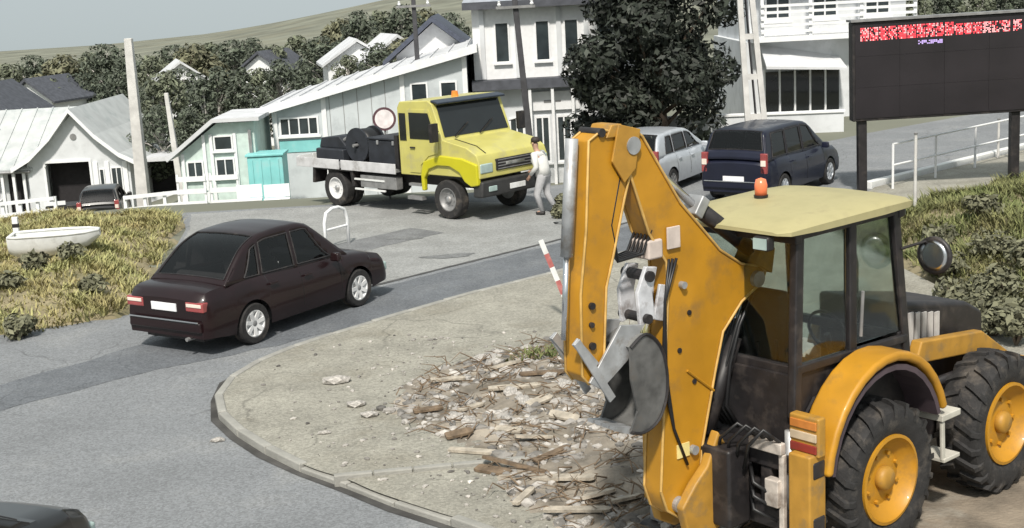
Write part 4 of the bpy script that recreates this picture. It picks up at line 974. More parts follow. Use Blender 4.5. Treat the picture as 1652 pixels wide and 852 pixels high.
# ------------------------------------------------------------------ buildings
WALLP = mat('plaster_pale', (.62, .64, .66), .85, var=.07, scale=1.5, bump=.15, bscale=30, dirt=(.48, .5, .51), dscale=1.2)
WALLG = mat('plaster_grey', (.53, .57, .59), .85, var=.08, scale=1.2, bump=.15, bscale=30, dirt=(.38, .41, .43), dscale=1)
ROOFG = mat('roof_sheet_grey', (.47, .49, .49), .6, var=.10, scale=1.5, dirt=(.33, .37, .37), dscale=1.2)
ROOFW = mat('roof_sheet_pale', (.58, .59, .61), .6, var=.08, scale=1.5, dirt=(.45, .46, .47), dscale=1.2)
ROOFD = mat('roof_dark', (.07, .075, .09), .7, var=.25, scale=4)
TURQ = mat('turquoise_panel', (.22, .55, .55), .6, var=.10, scale=2, dirt=(.32, .52, .52), dscale=2)
TRIM = mat('white_trim', (.76, .77, .78), .6, var=.05, scale=6)
DARK = mat('dark_interior', (.02, .018, .02), .9, var=.2)
MINT = mat('mint_board', (.52, .62, .58), .7, var=.12, scale=4)
def window(parent, x0, x1, z0, z1, y, fw_=.06, pane=GLASS, bars=1):
    f = MB().bx(x0, x1, y - .05, y - .003, z0, z0 + fw_).bx(x0, x1, y - .05, y - .003, z1 - fw_, z1).bx(x0, x0 + fw_, y - .052, y - .004, z0 + fw_, z1 - fw_).bx(x1 - fw_, x1, y - .052, y - .004, z0 + fw_, z1 - fw_)
    for k in range(bars):
        x = lerp(x0, x1, (k + 1) / (bars + 1)); f.bx(x - fw_ * .35, x + fw_ * .35, y - .046, y - .006, z0 + fw_, z1 - fw_)
    fo = f.build('window', TRIM, parent)
    MB().bx(x0 + fw_, x1 - fw_, y - .018, y - .008, z0 + fw_, z1 - fw_).build('pane', pane, fo)
    MB().bx(x0 - .06, x1 + .06, y - .12, y - .003, z0 - .06, z0 - .003).build('sill', TRIM, fo)
    return fo
# --- garage house on the left (front faces the camera, gable above the garage)
def garage_house():
    Y = 57.; root = empty('garage_house', (-18.6, Y, -3.6), 0, 'pale house with steep gable over a dark garage opening', 'house')
    zf = .1; ze = 2.25; zp = 4.45; xl, xr = -2.25, 2.2
    # gable wall with a garage opening
    g0, g1, gh = -1.45, .45, 2.25
    MB().prism([(xl, 0), (g0, 0), (g0, gh), (g1, gh), (g1, 0), (xr, 0), (xr, ze), (-.05, zp - .1), (xl, ze)], 0, .25, ).build('wall', WALLP, root)
    for x_ in (xl, xr - .2): MB().bx(x_, x_ + .2, .25, 8, 0, ze).build('side_wall', WALLP, root)
    MB().bx(g0 - .1, g1 + .1, .9, 1.0, 0, gh + .1).build('garage_back', DARK, root)
    fr = MB().bx(g0 - .10, g0, -.04, -.003, 0, gh + .1).bx(g1, g1 + .1, -.04, -.003, 0, gh + .1).bx(g0, g1, -.042, -.004, gh, gh + .12).build('garage_frame', TRIM, root)
    # concave (bell-cast) roof slopes with pale barge boards
    for s_, xe in ((-1, xl - .55), (1, xr + .55)):
        prof = [(-.05, zp), (lerp(-.05, xe, .35), lerp(zp, ze - .25, .47)), (lerp(-.05, xe, .7), lerp(zp, ze - .25, .82)), (xe, ze - .25)]
        th = [(x, z + .14) for x, z in prof]
        MB().prism(prof + th[::-1], -.45, 8).build('roof', ROOFG, root)
        MB().prism([(x, z - .03) for x, z in prof] + [(x, z + .17) for x, z in prof][::-1], -.50, -.455).build('barge_board', TRIM, root)
    MB().lathe([(.14, 0), (.14, -.03), (.001, -.03)], (-.1, -.004, 3.35), 'Y', 18).build('round_vent', GREY, root)
    # pilasters and window right of the garage
    for x in (.62, 1.12, 1.9): MB().bx(x, x + .2, -.08, -.003, 0, ze - .05).build('pilaster', TRIM, root)
    window(root, .86, 1.08, .9, 1.9, 0., .04, GLASS, 0); window(root, 1.36, 1.86, .6, 1.95, 0., .05, GLASS, 1)
    # wing with roof to the left
    MB().bx(-7.5, xl - .02, .6, 7.8, 0, 2.1).build('wing_wall', WALLP, root)
    MB().add([(-7.8, -.1, 1.95), (xl + .2, -.1, 1.95), (-.4, 4.0, 4.25), (-7.8, 4.0, 4.25), (-7.8, -.1, 2.07), (xl + .2, -.1, 2.07), (-.4, 4.0, 4.37), (-7.8, 4.0, 4.37)], [(3, 2, 1, 0), (4, 5, 6, 7), (0, 1, 5, 4), (1, 2, 6, 5), (2, 3, 7, 6), (3, 0, 4, 7)]).build('wing_roof', ROOFG, root)
    MB().bx(-3.35, -2.55, .55, .597, 0, 1.8).build('porch_opening', DARK, root)
    for x in (-3.45, -2.95, -2.5): MB().bx(x, x + .12, -.05, .07, 0, 1.97).build('porch_post', TRIM, root)
    window(root, -4.6, -3.8, .7, 1.7, .6, .05, GLASS, 1)
garage_house()
r = empty('gabled_house', (-25.2, 60, -3.7), 0, 'pale gabled house cut by the left edge of the picture', 'house')
MB().prism([(-3, 0), (3, 0), (3, 3.1), (0, 5.3), (-3, 3.1)], 0, 8).build('wall', WALLP, r)
for s_ in (-1, 1): MB().prism([(0, 5.35), (s_ * 3.5, 2.7), (s_ * 3.5, 2.86), (0, 5.55)], -.4, 8.4).build('roof', ROOFD, r)
window(r, -.5, .5, 3.2, 4.2, 0, .07); window(r, 1.3, 2.3, 1.0, 2.3, 0, .07)
# --- low shed right of the house
r = empty('open_shed', (-15.4, 58, -3.6), 0, 'low open shed with pale fascia between house and hall', 'shed')
MB().bx(-1.0, 1.6, 1.8, 2.0, 0, 2.0).build('back_wall', DARK, r)
for x in (-1.0, 1.45): MB().bx(x, x + .15, 0, 1.8, 0, 2.0).build('side_wall', WALLP, r)
MB().bx(-1.1, 1.75, -.2, 2.1, 2.0, 2.2).build('roof', ROOFW, r)
MB().bx(-1.0, 1.6, -.02, .1, 0, .45).build('low_wall', WALLP, r)
# --- long pale hall
def hall():
    Y = 45.; a = at(500, 330, Y); root = empty('long_hall', (-7.9, Y, -2.0), 0, 'long pale hall with mono-pitch roof behind the yellow truck', 'building')
    # x from 0 (left) to 6.7 (right); top rises to the right
    def top(x): return 3.45 + x * .235
    MB().prism([(0, 0), (6.7, 0), (6.7, top(6.7)), (0, top(0))], 0, 7).build('wall', WALLG, root)
    MB().prism([(-.5, top(-.5) + .01), (7.1, top(7.1) + .01), (7.1, top(7.1) + .16), (-.5, top(-.5) + .16)], -.35, 7.3).build('roof', ROOFW, root)
    MB().prism([(-.5, top(-.5) - .09), (7.1, top(7.1) - .09), (7.1, top(7.1) + .17), (-.5, top(-.5) + .17)], -.40, -.352).build('fascia', TRIM, root)
    for x in (-.02, 1.68, 4.4, 6.55): MB().bx(x, x + .16, -.06, -.003, 0, top(x) - .1).build('pilaster', TRIM, root)
    window(root, .2, 1.55, 2.5, 3.15, 0., .06, GLASS, 3)
    MB().bx(.16, 1.66, -.03, -.003, 1.95, 2.35).build('turquoise_panel', TURQ, root)
    window(root, 4.75, 5.35, 2.9, 4.1, 0, .06, GLASS, 0); window(root, 5.75, 6.35, 2.9, 4.1, 0, .06, GLASS, 0)
    # seams of the wall cladding
    for k in range(5): MB().bx(1.95 + k * .48, 1.97 + k * .48, -.012, -.003, .1, top(1.95 + k * .48) - .12).build('cladding_joint', GREY, root)
hall()
# --- kiosk with lean-to roof
def kiosk():
    Y = 43.; root = empty('market_kiosk', (-10.7, Y, -2.0), 0, 'mint and white kiosk with sloping roof at left end of the hall', 'kiosk')
    MB().prism([(0, 0), (2.5, 0), (2.5, 3.25), (1.3, 3.25), (0, 2.3)], 0, 3).build('wall', MINT, root)
    MB().prism([(-.35, 2.1), (1.25, 3.30), (2.75, 3.30), (2.75, 3.42), (1.2, 3.42), (-.42, 2.2)], -.35, 3.2).build('roof', ROOFW, root)
    for x in (.05, .78, 1.02, 1.8, 2.3): MB().bx(x, x + .1, -.08, -.003, 0, 2.3 if x < .5 else 2.9).build('post', TRIM, root)
    window(root, 1.15, 1.78, 2.35, 2.85, 0, .05, GLASS, 0); window(root, 1.15, 1.78, 1.45, 2.1, 0, .05, GLASS, 1); window(root, .2, .75, 1.45, 2.05, 0, .05, GLASS, 1)
    MB().bx(2.32, 2.42, -.14, -.085, 0, 3.0).build('downpipe', GREY, root)
kiosk()
# white racks in front of the kiosk
for j, x in enumerate((-10.55, -9.5)):
    r = empty('slatted_rack', (x, 41.6, -1.75), 0, ('white slatted rack at the left corner of the kiosk', 'white slatted rack under the windows of the kiosk')[j], 'rack')
    for xx in (0, .86): MB().bx(xx, xx + .07, 0, .07, 0, 1.55).build('post', TRIM, r)
    for k in range(4): MB().bx(.0, .93, -.03, -.003, .12 + k * .4, .28 + k * .4).build('slat', TRIM, r)
    for k in range(3): MB().bx(.05, .88, .08, .5, .10 + k * .4, .14 + k * .4).build('shelf', MINT, r)
r = empty('turquoise_container', (-8.4, 42.4, -1.4), 0, 'small turquoise container standing before the hall windows', 'container')
MB().bx(0, 1.15, 0, 1.0, 0, 1.55).build('body', TURQ, r, bevel=.03)
MB().bx(-.05, 1.2, -.05, 1.05, 1.555, 1.64).build('lid', TURQ, r, bevel=.02)
for k in range(4): MB().bx(.12 + k * .28, .18 + k * .28, -.03, -.003, .1, 1.45).build('rib', TURQ, r)
for j, (x, y) in enumerate(((-8.5, 40.6), (-7.6, 40.4))):
    r = empty('white_bench', (x, y, -1.45), .1, ('left', 'right')[j] + ' one of two white benches below the turquoise container', 'bench')
    MB().bx(0, .8, 0, .4, .42, .48).build('seat', TRIM, r, bevel=.01); MB().bx(0, .8, .36, .40, .5, .9).build('backrest', TRIM, r, bevel=.01)
    for xx in (.05, .68): MB().bx(xx, xx + .07, .02, .38, 0, .418).build('leg', TRIM, r)
# --- white two-storey house in the middle
def shop_house():
    Y = 46.; root = empty('shop_house', (-.95, Y, -1.9), 0, 'white two-storey house with tall windows and dark ledge behind the truck', 'house')
    MB().bx(0, 5.6, 0, 8, 0, 3.55).build('ground_floor_wall', WALLP, root)
    MB().bx(0, 5.6, .02, 8, 3.9, 6.3).build('upper_wall', TRIM, root)
    MB().bx(-.1, 5.8, -.55, 8.1, 3.56, 3.89).build('ledge', ROOFD, root)
    MB().bx(-.3, 5.9, -.5, 8.3, 6.31, 6.55).build('eave', ROOFD, root)
    MB().prism([(-.3, 6.56), (5.9, 6.56), (4.6, 8.6), (1.0, 8.6)], -.3, 8.1).build('roof', mat('roof_pale_blue', (.45, .49, .55), .7, var=.15, scale=3), root)
    for x in (.75, 2.15, 3.15, 4.3): window(root, x, x + .52, 4.45, 5.85, .02, .05, GLASS, 0)
    for x in (.25, 1.45, 2.9, 3.85): MB().bx(x, x + .16, -.05, .017, 3.92, 6.28).build('pilaster', WALLP, root)
    s_ = MB().bx(1.9, 3.6, -.12, -.003, 2.75, 3.4).build('sign_board', TRIM, root)
    MB().bx(2.35, 2.65, -.128, -.122, 3.0, 3.1).bx(2.75, 2.95, -.128, -.122, 3.02, 3.08).build('sign_marks', GREY, s_)
    for x in (.2, 1.1, 2.0, 2.75, 3.45): window(root, x, x + .55, .9, 2.55, 0, .07, GLASS, 1)
    for x in (1.82, 2.6, 3.3): MB().bx(x, x + .1, -.5, -.4, 0, 3.55).build('porch_column', TRIM, root)
shop_house()
r = empty('dark_roofed_cottage', (-2.6, 52, -1.9), 0, 'white cottage with dark blue gable left of the white house', 'house')
MB().prism([(-1.5, 0), (1.5, 0), (1.5, 4.6), (0, 5.8), (-1.5, 4.6)], 0, 5).build('wall', TRIM, r)
for s_ in (-1, 1): MB().prism([(0, 5.85), (s_ * 2.0, 4.25), (s_ * 2.0, 4.45), (0, 6.08)], -.5, 5.3).build('roof', mat('roof_blue_dark', (.06, .07, .10), .6, var=.2), r)
for x in (-.9, -.2, .5): window(r, x, x + .42, 3.5, 4.4, 0, .05, GLASS, 0)
r = empty('hillside_house', (-9.5, 88, -1.6), .2, 'small white house among the trees on the slope', 'house')
MB().prism([(-2, -4), (2, -4), (2, 2.4), (0, 3.7), (-2, 2.4)], 0, 5).build('wall', TRIM, r)
for s_ in (-1, 1): MB().prism([(0, 3.75), (s_ * 2.4, 2.2), (s_ * 2.4, 2.36), (0, 3.95)], -.4, 5.3).build('roof', ROOFW, r)
window(r, -.8, .0, .9, 2.1, 0, .06); window(r, .5, 1.2, .9, 2.1, 0, .06)
for j, (px, py, Y, sc, lb) in enumerate(((322, 92, 96, .8, 'tiny pale house on the wooded slope above the kiosk'), (440, 78, 104, .9, 'tiny pale house on the wooded slope above the hall roof'), (650, 52, 92, .9, 'tiny pale house above the right end of the hall'), (95, 118, 88, .8, 'tiny pale house among the trees above the garage house'))):
    p = at(px, py, Y); r = empty('distant_house', (p.x, Y - 6, p.z - 4.2 * sc), .3 * (-1) ** j, lb, 'house'); r.scale = (sc, sc, sc)
    MB().prism([(-2, -6), (2, -6), (2, 2.6), (0, 4.0), (-2, 2.6)], 0, 5).build('wall', TRIM, r)
    for s_ in (-1, 1): MB().prism([(0, 4.05), (s_ * 2.5, 2.3), (s_ * 2.5, 2.46), (0, 4.28)], -.4, 5.3).build('roof', (ROOFW, ROOFD)[j % 2], r)
    window(r, -.9, -.1, 1.0, 2.2, 0, .08); window(r, .5, 1.2, 1.0, 2.2, 0, .08)
# --- right-hand building with balcony and glazed ground floor
def balcony_house():
    Y = 50.; root = empty('balcony_house', (9.5, Y, -.7), 0, 'white house with striped balcony and dark glazed front behind the screen', 'house')
    MB().bx(-.2, 6.0, .3, 8, 0, 3.3).build('ground_floor_wall', WALLP, root)
    MB().bx(0, 6.0, .8, 8, 3.3, 7.5).build('upper_wall', WALLP, root)
    MB().bx(-.1, 6.2, -.6, .79, 3.31, 3.5).build('balcony_slab', TRIM, root)
    for k in range(5): MB().bx(.2, 6.0, -.58, -.52, 3.62 + k * .24, 3.72 + k * .24).build('balcony_rail', TRIM, root)
    for x in (.2, 2.0, 3.9, 5.9): MB().bx(x, x + .12, -.51, -.40, 3.505, 6.2).build('balcony_post', TRIM, root)
    for x in (.6, 2.4, 4.4): window(root, x, x + 1.0, 4.0, 5.6, .8, .08, GLASS, 1)
    MB().bx(-.1, 6.2, -.65, .79, 6.21, 6.4).build('balcony_roof', TRIM, root)
    for k in range(5): MB().bx(.2, 6.0, -.63, -.57, 6.5 + k * .2, 6.58 + k * .2).build('balcony_rail', TRIM, root)
    # glazed front
    for k in range(5):
        x = .45 + k * .58
        p_ = MB().bx(x + .05, x + .53, .22, .24, .5, 2.15).build('glass_panel', DGLASS, root)
        MB().bx(x - .03, x + .04, .18, .297, .4, 2.25).build('mullion', TRIM, root)
    MB().bx(.4, 3.5, .17, .295, .3, .42).build('plinth', WALLP, root)
    MB().add([(.3, -1.0, 2.35), (3.3, -1.0, 2.18), (3.3, .29, 2.55), (.3, .29, 3.1), (.3, -1.0, 2.45), (3.3, -1.0, 2.26), (3.3, .29, 2.63), (.3, .29, 3.2)], [(3, 2, 1, 0), (4, 5, 6, 7), (0, 1, 5, 4), (1, 2, 6, 5), (2, 3, 7, 6), (3, 0, 4, 7)]).build('canopy', ROOFW, root)
balcony_house()
# sheet seams on the roofs
gr_ = bpy.data.objects['garage_house']
for k in range(9):
    x = -7.2 + k * .72; xe = min(1.0, (-.4 - x) / 3.0); MB().beam((x, -.1, 2.09), (x, 4.0, 4.39), .05, .05).build('roof_seam', ROOFG, gr_)
MB().tube([(-7.8, -.16, 1.96), (-2.1, -.16, 1.96)], .06, 8).build('gutter', GREY, gr_)
hl_ = bpy.data.objects['long_hall']
for k in range(12):
    x = -.3 + k * .64; MB().beam((x, -.34, 3.45 + x * .235 + .185), (x, 7.3, 3.45 + x * .235 + .185), .05, .05).build('roof_seam', ROOFW, hl_)
# low white walls
def low_wall(name, p0, p1, h, z, label, n=6):
    p0, p1 = Vector((*p0, z)), Vector((*p1, z)); d = p1 - p0; ang = math.atan2(d.y, d.x); r = empty(name, p0, ang, label, 'wall'); L_ = d.length
    MB().bx(0, L_, -.1, .1, 0, h - .06).build('wall', WALLP, r); MB().bx(-.05, L_ + .05, -.15, .15, h - .058, h + .02).build('coping', TRIM, r, bevel=.01)
    return r
low_wall('boundary_wall', (3.0, 43.6), (11.0, 42.6), .75, -.1, 'low pale wall running behind the parked cars')
# rail fence at left
def rail_fence(p0, p1, z0, z1, n, label, h=.9):
    r = empty('rail_fence', (p0[0], p0[1], z0), 0, label, 'fence'); dx, dy, dz = (p1[0] - p0[0]), (p1[1] - p0[1]), z1 - z0
    for k in range(n + 1):
        q = k / n; MB().bx(dx * q - .05, dx * q + .05, dy * q - .05, dy * q + .05, dz * q - .3, dz * q + h).build('post', TRIM, r)
    for hh in (.35, .75):
        for k in range(n):
            a_, b_ = k / n, (k + 1) / n
            MB().beam((dx * a_, dy * a_ - .08, dz * a_ + hh), (dx * b_, dy * b_ - .08, dz * b_ + hh), .05, .12).build('rail', TRIM, r)
pA, pB = at(-20, 362, 44), at(92, 350, 44); rail_fence((pA.x, 44), (pB.x, 44), pA.z - .1, pB.z - .1, 4, 'white rail fence before the garage house, ending at the left edge', .8)
pA, pB = at(205, 350, 43), at(300, 340, 43); rail_fence((pA.x, 43), (pB.x, 43), pA.z - .1, pB.z - .1, 3, 'white rail fence between the garage house and the kiosk', .8)

# ------------------------------------------------------------------ poles
CPOLE = mat('concrete_pole', (.56, .55, .53), .85, var=.15, scale=3, bump=.3, bscale=30)
DPOLE = mat('dark_pole', (.05, .05, .055), .8, var=.3, scale=4)
def pole(name, px0, py0, px1, py1, Y, r0, r1, material, label, arms=True, ground=None):
    a, b = at(px0, py0, Y), at(px1, py1, Y); z = terr(b.x, Y) - .2 if ground is None else ground
    d = (a - b).normalized(); foot = b - d * ((b.z - z) / d.z) if b.z > z else b
    r = empty(name, foot, 0, label, 'pole'); top_ = a - foot
    s_ = MB(); c0, c1 = Vector((0, 0, 0)), top_
    s_.loft([[c + Vector((x * q, y * q, 0)) for x, y in ((-1, -1), (1, -1), (1, 1), (-1, 1))] for c, q in ((c0, r0), (c1 * .5, (r0 + r1) / 2), (c1, r1))])
    s_.build('shaft', material, r, bevel=.02)
    if arms:
        for f in (.93, .86):
            c = top_ * f; MB().bx(c.x - .6, c.x + .6, c.y - r1 - .09, c.y - r1 - .005, c.z - .04, c.z + .04).build('crossarm', GREY, r)
            for x in (-.5, .5): MB().lathe([(.03, .04), (.06, .08), (.035, .14), (.05, .18), (.001, .2)], (c.x + x, c.y - r1 - .05, c.z), 'Z', 10).build('insulator', TRIM, r)
    return r
pole('utility_pole', 207, 62, 230, 300, 50, .24, .14, CPOLE, 'tall pale concrete pole beside the garage house', False)
pole('utility_pole', 268, 150, 298, 340, 47, .13, .07, CPOLE, 'thin pale pole between open shed and kiosk', False)
pole('utility_pole', 664, -40, 678, 165, 47, .10, .07, DPOLE, 'dark pole rising in front of the hall above the truck cab', True)
pole('utility_pole', 826, -40, 852, 200, 41, .11, .08, DPOLE, 'dark pole in front of the white two-storey house', True)
def lattice_pole():
    a, b = at(1200, -40, 38), at(1226, 195, 38); foot = Vector((b.x, 38, terr(b.x, 38) - .2)); top_ = a - foot
    r = empty('frame_pole', foot, 0, 'pale twin-legged concrete pole right of the big tree', 'pole')
    for s_ in (-1, 1):
        MB().beam((s_ * .27, 0, 0), (top_.x + s_ * .16, 0, top_.z), .13, .16, upv=(1, 0, 0)).build('leg', CPOLE, r, bevel=.01)
    for k in range(5):
        q = .1 + k * .2; c = top_ * q; MB().bx(c.x - .2, c.x + .2, -.05, .05, c.z - .08, c.z + .08).build('rung', CPOLE, r)
    MB().beam((0, .06, .3), (top_.x, .06, top_.z), .2, .03, upv=(1, 0, 0)).build('cable_duct', DPOLE, r)
lattice_pole()
# round sign on a post behind the truck
p = at(620, 192, 33.5)
r = empty('round_sign', (p.x, 33.5, terr(p.x, 33.5) - .1), 0, 'round white traffic sign with dark rim left of the truck cab', 'sign')
hz_ = p.z - r.location.z
MB().cyl((0, .03, 0), (0, .03, hz_), .03).build('post', GREY, r)
MB().lathe([(.001, .0), (.30, .0), (.30, -.02), (.001, -.02)], (0, 0, hz_), 'Y', 28).build('rim', mat('sign_rim', (.10, .05, .06), .5), r)
MB().lathe([(.24, -.022), (.24, -.028), (.001, -.028)], (0, 0, hz_), 'Y', 28).build('face', mat('sign_face', (.75, .70, .70), .5), r)

# ------------------------------------------------------------------ LED screen
def led():
    root = empty('led_billboard', (8.05, 29.8, 0), 0, 'large black LED screen with a red text line on dark posts', 'billboard')
    root.rotation_euler = (0, R(-.6), R(-1.0))
    Wd = 5.0
    MB().bx(-.12, Wd, 0, .35, 1.70, 3.92).build('cabinet', BLK, root, bevel=.02)
    SCR = mat('screen_black', (.02, .017, .02), .35, var=.2, scale=1)
    nx, nz = 5, 3
    for i in range(nx):
        for j in range(nz):
            w_, h_ = (Wd + .0) / nx, 2.1 / nz
            MB().bx(-.06 + i * w_ + .002, -.06 + (i + 1) * w_ - .002 - (.06 if i == nx - 1 else 0), -.02, -.003, 1.76 + j * h_ + .002, 1.76 + (j + 1) * h_ - .002).build('screen_panel', SCR, root)
    REDL = mat('led_red', (.5, .04, .06), .5, emit=(1, .07, .09), estr=.8); PNKL = mat('led_pink', (.6, .3, .3), .5, emit=(1, .38, .40), estr=.8); VIO = mat('led_violet', (.3, .2, .5), .5, emit=(.75, .6, 1), estr=.5)
    rnd = random.Random(5)
    # the text row is too blurred to read: lit LED dots in letter-sized clusters
    dots = {0: MB(), 1: MB(), 2: MB()}
    def cluster(x, z0, w_, h_, cols, rows, p, which):
        for i in range(cols):
            for j in range(rows):
                if rnd.random() < p:
                    xx, zz = x + i * w_ / cols, z0 + j * h_ / rows; dots[which(i, j)].bx(xx, xx + w_ / cols * .8, -.026, -.0205, zz, zz + h_ / rows * .8)
    x = .06
    while x < Wd - .3:
        f = x / Wd; z0 = 3.50 + .04 * f; hh = .30 if x < 2.0 else .25
        cluster(x, z0, .19, hh, 6, 8, .8 if x < 2.6 else .62, lambda i, j: (0 if rnd.random() < (.7 if x < 2.6 else .3) else 1))
        x += .21 if x < 3.0 else rnd.choice((.22, .26, .40))
    cluster(1.35, 3.36, .55, .09, 14, 3, .75, lambda i, j: 2)
    for k, mt in ((0, REDL), (1, PNKL), (2, VIO)): dots[k].build('lit_dots', mt, root, kind='stuff')
    for x in (.02, 3.5): MB().bx(x, x + .2, .08, .28, -.1, 1.695).build('post', BLK, root, bevel=.015)
    MB().bx(-.16, Wd + .04, -.06, .40, 3.93, 3.98).build('hood', GREY, root)
led()
# white railing along the footpath below the screen
r = empty('pipe_railing', (8.95, 30.2, .05), math.atan2(5.5, 6.1), 'white pipe railing along the footpath below the black screen', 'railing')
for k in range(6): MB().cyl((k * 1.9, 0, 0), (k * 1.9, 0, 1.02), .03, n=8).build('post', TRIM, r)
for z in (.55, 1.04):
    for k in range(5): MB().cyl((k * 1.9, 0, z), (k * 1.9 + 1.9, 0, z), .025, n=8).build('rail', TRIM, r)
# thin marker post on the bank in front of the screen
for i, (px, py0, py1) in enumerate(((1476, 345, 205), (1634, 262, 196))):
    g_ = gnd(px, py0, .1) if i == 0 else Vector((12.9, 34.2, .1)); h = (py0 - py1) / (2118 / (g_.y * .99))
    r = empty('thin_post', (g_.x, g_.y, 0), 0, ('thin pale post on the bank under the left part of the screen', 'thin pale post under the right part of the screen')[i], 'post')
    MB().cyl((0, 0, 0), (0, 0, h), .035, .03, 10).build('shaft', CPOLE, r); MB().lathe([(.04, h), (.045, h + .03), (.001, h + .06)], (0, 0, 0), 'Z', 10).build('cap', GREY, r)

# ------------------------------------------------------------------ small vehicles and things on the left
HATCH = dict(L=3.7, W=1.6, H=1.45, wb=2.35, r=.29, deck=[(-1.85, .92), (-1.3, .95), (0, .92), (.95, .92), (1.5, .84), (1.8, .72), (1.85, .66)], gh=(-1.80, -1.35, .15, 1.05), wins=[(-1.3, -.9, .2, .04), (-.82, -.12, .03, 0), (-.04, .7, 0, -.42)], estate=True)
p = at(172, 358, 48); make_car('hatchback', 'small dark car parked in front of the garage house', 'car', (p.x, 48, p.z - .05), R(100), BLKP, rim=SILVER, **HATCH)
p = at(108, 362, 46.5)
r = empty('garden_trailer', (p.x, 46.5, p.z), .2, 'small dark trailer with pale tailboard near the garage opening', 'trailer')
MB().bx(-.6, .6, -.45, .45, .42, .75).build('tub', BLK, r, bevel=.03); MB().bx(-.62, .1, -.49, -.455, .78, .92).build('tailboard', TRIM, r)
MB().beam((.6, 0, .45), (1.3, 0, .40), .06, .06).build('drawbar', GREY, r)
put_wheels(r, [(0, -.55), (0, .55)], .24, .14, .14, GREY, GREY)
# white trough in the dry grass
p = gnd(92, 415, .3)
r = empty('white_trough', (p.x, p.y, zlb(p.x, p.y) - .02), R(8), 'white boat-shaped trough lying in the dry grass', 'trough')
def hull(sc, z0, z1):
    out = []
    for x, w_, zb_ in ((-.85, .30, .10), (-.7, .36, .02), (-.2, .40, 0), (.3, .38, .03), (.65, .28, .16), (.88, .10, .34)):
        out.append([(x * sc, w_ * sc * c, z1 if k in (0, 6) else max(zb_, z0) + (z1 - zb_) * h) for k, (c, h) in enumerate(((-1, 1), (-.95, .5), (-.7, .12), (0, 0), (.7, .12), (.95, .5), (1, 1)))])
    return out
MB().loft(hull(1, 0, .46), False, False).build('shell', WHITE, r, smooth=True)
MB().loft(hull(.94, .03, .455), False, False).build('inner_shell', WHITE, r, smooth=True)
rim_ = hull(.97, 0, .465); pts = [q[0] for q in rim_] + [q[6] for q in rim_][::-1]; MB().tube(pts + pts[:1], .03, 8).build('rim', WHITE, r, smooth=True)
p = gnd(30, 400, .3)
r = empty('marker_post', (p.x, p.y, zlb(p.x, p.y) - .05), 0, 'short white marker post in the grass at the left edge', 'post')
MB().bx(-.06, .06, -.04, .04, 0, .72).build('shaft', TRIM, r, bevel=.01); MB().bx(-.062, .062, -.042, .042, .5, .58).build('band', BLK, r)
# hoop barrier beyond the sedan
p = gnd(545, 398); r = empty('hoop_barrier', (p.x, p.y, 0), R(55), 'white tubular hoop barrier at the road edge beyond the sedan', 'barrier')
MB().tube([(-.35, 0, -.1), (-.35, 0, .55), (-.28, 0, .75), (-.1, 0, .82), (.1, 0, .82), (.28, 0, .75), (.35, 0, .55), (.35, 0, -.1)], .035, 10).build('hoop', TRIM, r, smooth=True); MB().cyl((-.35, 0, .4), (.35, 0, .4), .025).build('crossbar', TRIM, r)

